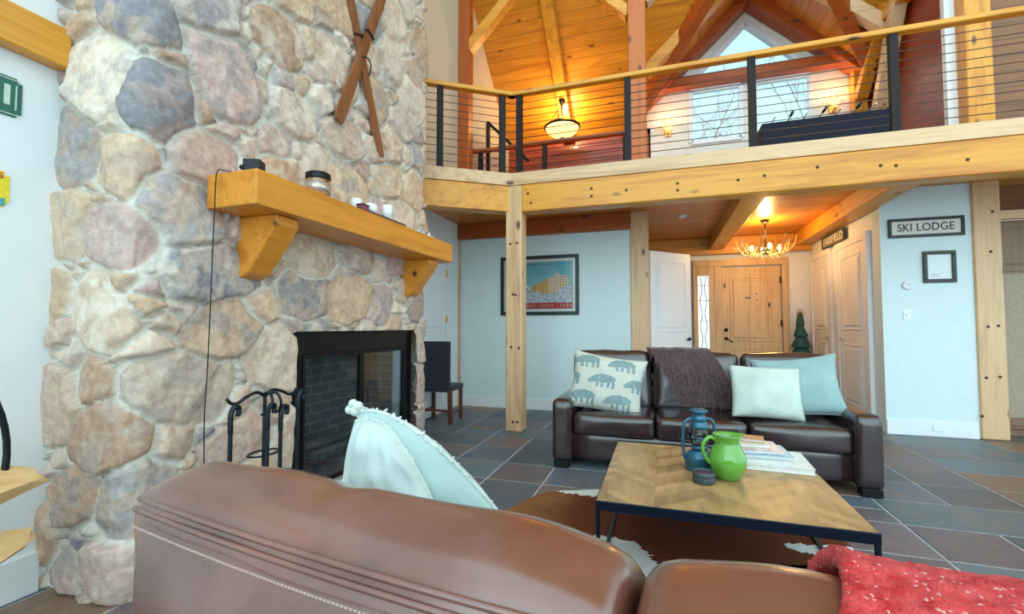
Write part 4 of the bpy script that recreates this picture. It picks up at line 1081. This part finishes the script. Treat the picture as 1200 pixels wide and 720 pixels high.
bm,rim=quad_pillow((-.748,.99,1.055),(-.59,.965,1.012),(-.44,.955,.70),(-.75,.92,.66),.13,9,(.03,.025,0,.005),n=30)
fm=fabric('pale folded linen',(.55,.66,.64)); rl=rim[:]; bm.transform(off); o=obj('folded_corner',bm,fm,Tn,True); seam(rl,30,4*30-30,.004,'fringe',o,FRG,.006)
# throw on the far sofa
def drape(name,label,cat,path,width,mat,thick=.012,n=60,m=40,ruf=.01,edge=.02,tassel=None,seed=0,lean=None):
    """path: function f in 0..1 -> point ; width direction vector function"""
    bm=BM(); g=[]
    for i in range(n+1):
        f=i/n; row=[]
        for j in range(m+1):
            s=j/m; p=path(f,s)+Vector((noise.noise((s*9+seed,f*5,0)),noise.noise((s*9,f*5+seed,4)),noise.noise((s*9,f*4,8+seed))))*ruf
            row.append(bm.verts.new(p))
        g.append(row)
    for i in range(n):
        for j in range(m): bm.faces.new((g[i][j],g[i+1][j],g[i+1][j+1],g[i][j+1]))
    bmesh.ops.recalc_face_normals(bm,faces=bm.faces)
    o=obj(name,bm,mat,None,True,fix=False)
    md=o.modifiers.new('s','SOLIDIFY'); md.thickness=thick; md.offset=1
    return tag(o,label,cat)
def throwpath(f,s):
    # over the back of the middle cushion: f 0 (behind) .. 1 (seat)
    xl=-.14+.42*max(0,f-.3)**.8; xr=.40+.42*max(0,f-.2)
    if f<.18: k=f/.18; y,z=5.02,.80+.26*k
    elif f<.34: k=(f-.18)/.16; y,z=5.02-.25*k,1.065+.012*math.sin(k*PI)
    else: k=(f-.34)/.66; y,z=4.77-.06*math.sin(min(1,k*2.0)*PI/2)-.04*k,1.06-.50*k
    x=xl+(xr-xl)*s
    return Vector((x,y,z))
FUR=attrmat('dark fringe',.9,.4,200,.3)
thr=drape('throw_blanket','dark brown shaggy throw over the middle back of the far sofa','blanket',throwpath,0,fabric('brown shag',(.085,.05,.05),260,.9),ruf=.012,seed=2)
bm=BM(); rr=random.Random(3)
for i in range(1500):
    f=rr.uniform(.3,.97); s=rr.random(); p=throwpath(f,s)+Vector((0,-.02,0)); ln=rr.uniform(.04,.10)
    dx=rr.uniform(-.025,.025); tube(bm,[p,p+Vector((dx*.5,-.012,-ln*.5)),p+Vector((dx,-.010,-ln))],[.0022,.0018,.001],3,False)
fr=obj('fringe',bm,plain('brown fringe yarn',(.13,.075,.075),.8,noise_s=80,var=.5),thr); fr['kind']='stuff'

# ================================================================== COFFEE TABLE
def herringbone():
    m,nt,b=newmat('herringbone oak')
    a=N(nt,'ShaderNodeAttribute',attribute_name='col'); g=nz(nt,mapping(nt,(14,3,14),rot=(0,0,R(45))),1,4,.6)
    c=mix(nt,.35,a.outputs['Color'],ramp(nt,g,[(.3,(.2,.2,.2)),(.7,(.9,.9,.9))]),'OVERLAY'); L(nt,c,b.inputs['Base Color'])
    b.inputs['Roughness'].default_value=.38; return m
TL=(-.327,2.355); TR_=(.878,3.60)
t=thing('coffee_table','square coffee table with herringbone wood top and thin black metal frame','table',((TL[0]+TR_[0])/2,(TL[1]+TR_[1])/2,0))
hw=(TR_[0]-TL[0])/2; hd=(TR_[1]-TL[1])/2
n=150; bm=BM(); g=[[bm.verts.new((-hw+.006+(2*hw-.012)*i/n,-hd+.006+(2*hd-.012)*j/n,.422)) for i in range(n+1)] for j in range(n+1)]
for j in range(n):
    for i in range(n): bm.faces.new((g[j][i],g[j][i+1],g[j+1][i+1],g[j+1][i]))
box(bm,-hw+.005,hw-.005,-hd+.005,hd-.005,.395,.4215)
me=bpy.data.meshes.new('tabletop'); bm.to_mesh(me); bm.free()
rr=random.Random(9); memo={}
def hb(c,p):
    # chevron strips: zigzag boards
    w=.10; col_=math.floor((c.x+2)/.24); lx=(c.x+2)/.24-col_
    if col_%2: lx=1-lx
    k=math.floor((c.y+5+lx*.20)/.075)
    key=(col_,k)
    if key not in memo: v=rr.uniform(.70,1.18); h=rr.uniform(-.03,.03); memo[key]=(.46*v+h*.3,.285*v,.125*v-h*.3)
    return memo[key]
colorface(me,hb); link('tabletop',me,herringbone(),t)
NAVY=plain('blue black metal',(.012,.022,.045),.35,.5)
bm=BM()
for (a,b,c,d) in ((-hw,hw,-hd,-hd+.02),(-hw,hw,hd-.02,hd),(-hw,-hw+.02,-hd+.02,hd-.02),(hw-.02,hw,-hd+.02,hd-.02)): box(bm,a,b,c,d,.372,.4215,.003,1)
obj('apron',bm,NAVY,t)
for sx in (-1,1):
    for sy in (-1,1):
        x=sx*(hw-.012); y=sy*(hd-.012)
        obj('leg',B(x-.010,x+.010,y-.010,y+.010,.012,.373,.002,1),NAVY,t)
for sx in (-1,1): obj('foot_rail',B(sx*(hw-.012)-.01,sx*(hw-.012)+.01,-hd+.012,hd-.012,0.012,.026),NAVY,t)
TZ=.4235
# lantern
t=thing('oil_lantern','blue metal hurricane oil lantern on the coffee table','lantern',(.215,3.06,TZ),(0,0,R(20)))
obj('fuel_tank',lathe(BM(),[(0,0),(.085,0),(.09,.01),(.082,.05),(.088,.055),(.075,.10),(.045,.115),(.04,.125),(0,.125)],n=32),M['lantern'],t,True)
obj('burner',lathe(BM(),[(0,.12),(.05,.125),(.05,.14),(.028,.155),(0,.155)],n=28),M['lantern'],t,True)
obj('globe',lathe(BM(),[(.04,.14),(.058,.17),(.062,.205),(.05,.245),(.038,.262)],n=32),glass('lantern globe',(.75,.85,.85),.03,1),t,True)
obj('chimney_cap',lathe(BM(),[(.055,.255),(.058,.268),(.045,.285),(.045,.30),(.05,.305),(.038,.32),(.036,.345),(.055,.352),(.05,.362),(.02,.372),(0,.374)],n=28),M['lantern'],t,True)
for s in (-1,1): obj('air_tube',tube(BM(),curve([(s*.075,0,.04),(s*.098,0,.10),(s*.10,0,.22),(s*.085,0,.29),(s*.04,0,.31)],6),.010,8),M['lantern'],t,True)
obj('wire_guard',tube(BM(),[(.066*math.cos(a*PI/12),.066*math.sin(a*PI/12),.20) for a in range(25)],.0022,5),M['lantern'],t)
obj('bail_handle',tube(BM(),curve([(-.098,0,.26),(-.11,.05,.20),(-.08,.09,.16),(0,.11,.14),(.08,.09,.16),(.11,.05,.20),(.098,0,.26)],5),.003,6),M['lantern'],t,True)
# jug
t=thing('green_jug','apple green glazed pottery jug in front of the blue lantern','jug',(.357,2.93,TZ),(0,0,R(198)))
prof=[(0,0),(.062,0),(.068,.008),(.092,.05),(.104,.09),(.102,.125),(.084,.165),(.068,.195),(.064,.215),(.072,.235),(.080,.25),(.074,.252),(.060,.225),(.06,.2),(.08,.16),(.095,.12),(.095,.09),(.06,.02),(0,.015)]
bm=lathe(BM(),prof,n=44)
for v in bm.verts:
    if v.co.z>.22:
        a=math.atan2(v.co.y,v.co.x)
        k=math.exp(-((abs(a)-PI)/.35)**2)*(v.co.z-.22)/.03; v.co.x-=.022*k; v.co.z+=.004*k
obj('jug_body',bm,M['jug'],t,True)
bm=tube(BM(),curve([(.060,0,.215),(.10,0,.235),(.138,0,.20),(.140,0,.15),(.118,0,.105),(.098,0,.085)],6),.011,10)
obj('handle',bm,M['jug'],t,True)
# candle
t=thing('jar_candle','small dark ceramic candle at the foot of the green jug','candle',(.218,2.81,TZ))
obj('holder',lathe(BM(),[(0,0),(.055,0),(.06,.006),(.06,.03),(.057,.034),(.06,.038),(.06,.062),(.054,.062),(.054,.05),(0,.05)],n=32),plain('dark slate glaze',(.05,.075,.09),.35,noise_s=60,var=.3),t,True)
obj('wax',lathe(BM(),[(0,.052),(.053,.052),(.053,.04)],n=28),plain('dusky wax',(.13,.07,.09),.6),t,True)
# books
def book(label,w,d,h,x,y,z,rz,cover,back=None):
    t=thing('book',label,'book',(x,y,z),(0,0,rz),'books stacked on the coffee table')
    bm=BM(); box(bm,-w/2,w/2,-d/2,d/2,0,.003,.001,1); box(bm,-w/2,w/2,-d/2,d/2,h-.003,h,.001,1); box(bm,-w/2,-w/2+.004,-d/2,d/2,.003,h-.003)
    obj('cover',bm,cover,t); obj('pages',B(-w/2+.004,w/2-.005,-d/2+.005,d/2-.005,.003,h-.003),M['paper'],t); return t
bx,by=.63,3.30
book('large white book at the bottom of the coffee table stack',.46,.40,.034,.635,3.34,TZ,R(-3),plain('white cover',(.78,.82,.82),.3))
book('white book second from the bottom of the stack',.34,.30,.026,.57,3.32,TZ+.035,R(-1),plain('offwhite cover',(.74,.76,.74),.3))
book('pale blue book in the middle of the stack',.36,.30,.022,.575,3.33,TZ+.062,R(2),plain('pale blue cover',(.30,.55,.68),.3))
def magz():
    m=attrmat('patterned cover',.35,.1,60,0); return m
book('pink white book above the pale blue one',.30,.27,.020,.56,3.34,TZ+.085,R(4),plain('rose white cover',(.66,.52,.54),.35,noise_s=25,var=.35))
book('small cream book second from the top',.20,.16,.026,.54,3.34,TZ+.106,R(5),plain('cream cover',(.66,.60,.42),.4))
book('small tan wooden book on top of the stack',.19,.12,.020,.53,3.36,TZ+.133,R(-10),plain('tan cover',(.52,.26,.11),.5))

# ================================================================== COWHIDE RUG
def rug():
    rnd=random.Random(4)
    out=[(-1.25,2.35),(-1.12,2.85),(-1.02,3.22),(-.92,3.45),(-.80,3.58),(-.62,3.66),(-.45,3.74),(-.25,3.80),(.1,3.72),(.5,3.70),(.9,3.62),(1.05,3.3),(1.02,3.0),(1.15,2.9),(1.38,3.0),(1.45,3.1),(1.50,2.9),(1.42,2.5),(1.5,2.1),(1.3,1.75),(.9,1.7),(.4,1.8),(0,1.65),(-.5,1.7),(-.9,1.6),(-1.25,1.75),(-1.35,2.0)]
    c=Vector((.1,2.7)); dense=[Vector((p.x,p.y)) for p in curve([(x,y,0) for x,y in out+[out[0]]],6)][:-1]
    bm=BM(); rings=[]; K=34
    for k in range(K,0,-1):
        f=k/K; ring=[]
        for i,p in enumerate(dense):
            q=c+(p-c)*f
            if k==K: q+=Vector((noise.noise((i*.9,0,0)),noise.noise((i*.9,5,0))))*.02
            ring.append(bm.verts.new((q.x,q.y,.010 if k<K else .003)))
        rings.append(ring)
    n=len(dense)
    for A,B_ in zip(rings,rings[1:]):
        for i in range(n): bm.faces.new((A[i],A[(i+1)%n],B_[(i+1)%n],B_[i]))
    bm.faces.new(rings[-1])
    bmesh.ops.subdivide_edges(bm,edges=[e for e in bm.edges],cuts=1,use_grid_fill=True)
    me=bpy.data.meshes.new('cowhide_rug'); bm.to_mesh(me); bm.free()
    whites=[((-.60,3.66),.26,.13),((-.2,2.62),.17,.26),((-.33,2.78),.12,.14),((1.1,3.1),.42,.10),((.1,3.72),.3,.1),((-.1,2.35),.15,.25),((1.42,2.6),.12,.4)]
    def cf(p,_):
        n1=noise.fractal(p*3.3,1,2,4)*.35; n2=noise.noise(p*40)
        for (cx,cy),a,b in whites:
            if ((p.x-cx)/a)**2+((p.y-cy)/b)**2<1+n1*1.6+.25*n2: return (.70,.74,.74)
        f=max(0,min(1,(-.55-p.x)*1.6+n1)); return tuple((.13,.032,.012)[i]*(1-f)+(.34,.15,.05)[i]*f for i in range(3))
    colorface(me,cf)
    o=link('cowhide_rug',me,attrmat('cow hide',.7,.25,260,.6,.25,bd=.003),None); tag(o,'brown and white cowhide rug under the coffee table','rug')
rug()

# ================================================================== RED BLANKET ON NEAR SOFA
def loc2w(x,y,z): return Vector((O.x+ex.x*x+ey.x*y,O.y+ex.y*x+ey.y*y,z))
def redpath(f,s):
    # s: along the sofa (local x from +.28 to -.95), f: from behind back (0) over top to seat (1)
    x=.27-.95*s-.03*f
    if f<.35: k=f/.35; y,z=.990+.012*(1-k),.55+.48*k
    elif f<.68:
        k=(f-.35)/.33; y=.985-.27*k; g=min(1,(.965-y)/.25) if y<.965 else 0
        z=1.036+.036*math.sin(min(1,g/.55)*PI/2)-.09*max(0,(g-.42)/.58)**1.5+.006
    else: k=(f-.68)/.32; y,z=.715-.045*math.sin(k*PI/2),.985-.40*k
    x+=.03*math.sin(f*7+1)*(1-s)
    return loc2w(x,y,z)
REDW=None
m,nt,b=newmat('red knitted wool'); v=mapping(nt,(1,1,1)); vo=N(nt,'ShaderNodeTexVoronoi'); vo.inputs['Scale'].default_value=400; L(nt,v,vo.inputs['Vector'])
sp=N(nt,'ShaderNodeSeparateColor'); L(nt,vo.outputs['Color'],sp.inputs[0])
f2=nz(nt,v,55,4,.7)
c=ramp(nt,f2,[(.35,(.48,.012,.014)),(.65,(.74,.085,.085))])
c=mix(nt,mth(nt,'GREATER_THAN',sp.outputs[0],.965),c,(.74,.36,.33)); L(nt,c,b.inputs['Base Color']); b.inputs['Roughness'].default_value=.95; b.inputs['Sheen Weight'].default_value=.1; b.inputs['Specular IOR Level'].default_value=.15
bump(nt,b,mth(nt,'SUBTRACT',1,vo.outputs['Distance']),.6,.003)
redb=drape('wool_blanket','red wool blanket draped over the near sofa back','blanket',redpath,0,m,thick=.016,n=130,m=110,ruf=.012,seed=5)
tx=bpy.data.textures.new('knit','CLOUDS'); tx.noise_scale=.012
dm=redb.modifiers.new('d','DISPLACE'); dm.texture=tx; dm.strength=.010; dm.mid_level=.4

# ================================================================== LOFT AND FAR THINGS
t=thing('foosball_table','dark blue table football game on the loft behind the cable railing','game table',(2.16,7.35,3.22))
DB=plain('dark blue laminate',(.004,.006,.022),.85); 
bm=B(-.79,.79,-.38,-.35,.42,.89,.004,1); box(bm,-.79,.79,.35,.38,.42,.89,.004,1); box(bm,-.79,-.76,-.35,.35,.42,.89); box(bm,.76,.79,-.35,.35,.42,.89); box(bm,-.76,.76,-.35,.35,.42,.46)
obj('cabinet',bm,DB,t)
obj('playing_field',B(-.75,.75,-.34,.34,.68,.70),plain('green field',(.05,.25,.08),.5),t)
for sx in (-1,1):
    for sy in (-1,1): obj('leg',B(sx*.7-.05,sx*.7+.05,sy*.3-.05,sy*.3+.05,0,.42,.004,1),DB,t)
for k in range(8):
    x=-.66+k*.188; s=-1 if k%2 else 1
    r_=obj('rod',tube(BM(),[(x,-.55,.90),(x,.55,.90)],.008,8),M['nickel'],t)
    r_.rotation_euler=(0,0,0)
    obj('grip',tube(BM(),[(x,s*.50,.90),(x,s*.62,.90)],.018,10),M['black'],r_)
    for j in range(3):
        bm=B(x-.012,x+.012,-.2+j*.2-.012,-.2+j*.2+.012,.80,.93,.003,1); obj('player',bm,plain('red figure %d%d'%(k,j),(.35,.04,.03),.5) if (k%2 and j==0) else M['black'],r_)
# cues standing above the table edge seen as pale sticks
# dining chair by the left wall
t=thing('dining_chair','dark chair with woven back behind the right side of the chimney','chair',(-2.91,5.56,0),(0,0,R(2)))
WEN=plain('dark blue black woven leather',(.02,.024,.045),.5,noise_s=60,var=.4,bmp=.3); MAH=plain('dark mahogany',(.12,.035,.022),.4)
bm=B(-.23,.23,-.035,0,.42,1.10,.01,2)
for i in range(9):
    for j in range(12): 
        if (i+j)%2: box(bm,-.22+i*.049,-.175+i*.049,-.043,-.03,.44+j*.054,.485+j*.054,.004,1)
obj('backrest',bm,WEN,t); obj('seat',soft(.48,.46,.08,.03,(0,0,.01),8),WEN,t,True).location=(0,.22,.46)
for sx in (-1,1):
    bm=BM(); prism(bm,[(sx*.235-.022,-.04,0),(sx*.235+.022,-.04,0),(sx*.225+.03,-.04,.45),(sx*.225-.03,-.04,.45)],(0,.045,0)); obj('leg',bm,MAH,t)
    obj('leg',B(sx*.21-.02,sx*.21+.02,.38,.42,0,.43),MAH,t); obj('stretcher',B(sx*.225-.01,sx*.225+.01,-.0,.39,.12,.15),MAH,t)
obj('stretcher',B(-.22,.22,-.03,-.01,.16,.19),MAH,t)
# little tree in the hall
t=thing('decorative_tree','dark green figure shaped like a small fir tree at the end of the hall','decoration',(2.34,9.22,0))
GR=plain('dark teal green felt',(.02,.09,.09),.8,noise_s=40,var=.4,bmp=.4)
obj('stand',lathe(BM(),[(0,0),(.12,0),(.12,.02),(.02,.04),(.02,.55),(0,.55)],n=16),M['iron'],t)
bm=BM()
for k in range(5):
    z=.55+k*.19; r=.21-.034*k; lathe(bm,[(0,z),(r,z),(r*1.02,z+.02),(r*.55,z+.2),(0,z+.24)],(0,0,0),14)
for v in bm.verts: v.co+=Vector((noise.noise(v.co*9),noise.noise(v.co*9+Vector((4,0,0))),0))*.03
obj('foliage',bm,GR,t,True)
bm=BM()
for a in range(5): tube(bm,[(0,0,1.50),(.07*math.cos(a*PI/4),0,1.52+.08*math.sin(a*PI/4)+.02)],[.012,.004],6)
obj('topper',bm,MAH,t)
# tall cabinet at the right edge
t=thing('tall_cabinet','tall brown wooden cabinet at the right edge beside the pine post','cabinet',(4.45,7.05,0))
obj('body',B(-.66,.66,0,.55,.08,2.58,.006,1),M['cabinet'],t)
def cabdoor(a,b,c,d,nm='door'):
    bm=BM(); f=.07; box(bm,a,b,-.02,0,c,c+f,.003,1); box(bm,a,b,-.02,0,d-f,d,.003,1); box(bm,a,a+f,-.02,0,c+f,d-f,.003,1); box(bm,b-f,b,-.02,0,c+f,d-f,.003,1); box(bm,a+f,b-f,-.008,0,c+f,d-f)
    return obj(nm,bm,M['cabinet'],t)
cabdoor(-.64,-.01,2.05,2.55); cabdoor(.01,.64,2.05,2.55)
d1=cabdoor(-.64,-.01,.12,2.03); d2=cabdoor(.01,.64,.12,2.03)
obj('woven_panel',B(-.55,-.10,-.014,-.007,.22,1.93),plain('pale woven panel',(.36,.30,.22),.8,noise_s=120,var=.3,bmp=.5),d1)
obj('handle',B(-.05,-.035,-.05,-.02,1.0,1.2,.003,1),M['black'],d1); obj('handle',B(.035,.05,-.05,-.02,1.0,1.2,.003,1),M['black'],d2)
obj('plinth',B(-.62,.62,.04,.5,0,.08),M['cabinet'],t)
splitlog('split log with a splintered end, upper one in the metal hoop',(-2.50,.86,.665),(R(20),R(-3),R(84)),.70,.115,3)
splitlog('thin split log, lower one in the metal hoop',(-2.50,.88,.40),(R(40),R(-8),R(84)),.66,.08,8)

# ================================================================== BARE TREES OUTSIDE THE LOFT WINDOWS
TW=plain('reddish grey bark',(.75,.52,.48),.9,noise_s=20,var=.3)
def bare_tree(label,loc,seed,H=7.0):
    rnd=random.Random(seed); bm=BM()
    def br(p,d,l,r,k):
        q=p; pts=[q]; 
        for i in range(4):
            d=(d+Vector((rnd.uniform(-.14,.14),rnd.uniform(-.14,.14),rnd.uniform(-.05,.12)))).normalized(); q=q+d*l/4; pts.append(q)
        tube(bm,pts,[r*(1-.5*i/4) for i in range(5)],6 if k<2 else 4,False)
        if k<4:
            for j in range(4 if k<3 else 3):
                a=rnd.uniform(0,2*PI); t_=rnd.choice((2,3,4)); dd=(d*.75+Vector((math.cos(a),math.sin(a),.25))*.7).normalized(); br(pts[t_],dd,l*.62,r*.45,k+1)
    br(Vector((0,0,0)),Vector((0,0,1)),H*.55,.12,0)
    o=obj('bare_tree',bm,TW); o.location=loc; return tag(o,label,'tree')
bare_tree('bare reddish tree seen through the left loft window',(1.0,15.0,3.0),4)
bare_tree('bare reddish tree seen through the right loft window',(3.6,16.0,2.8),9)
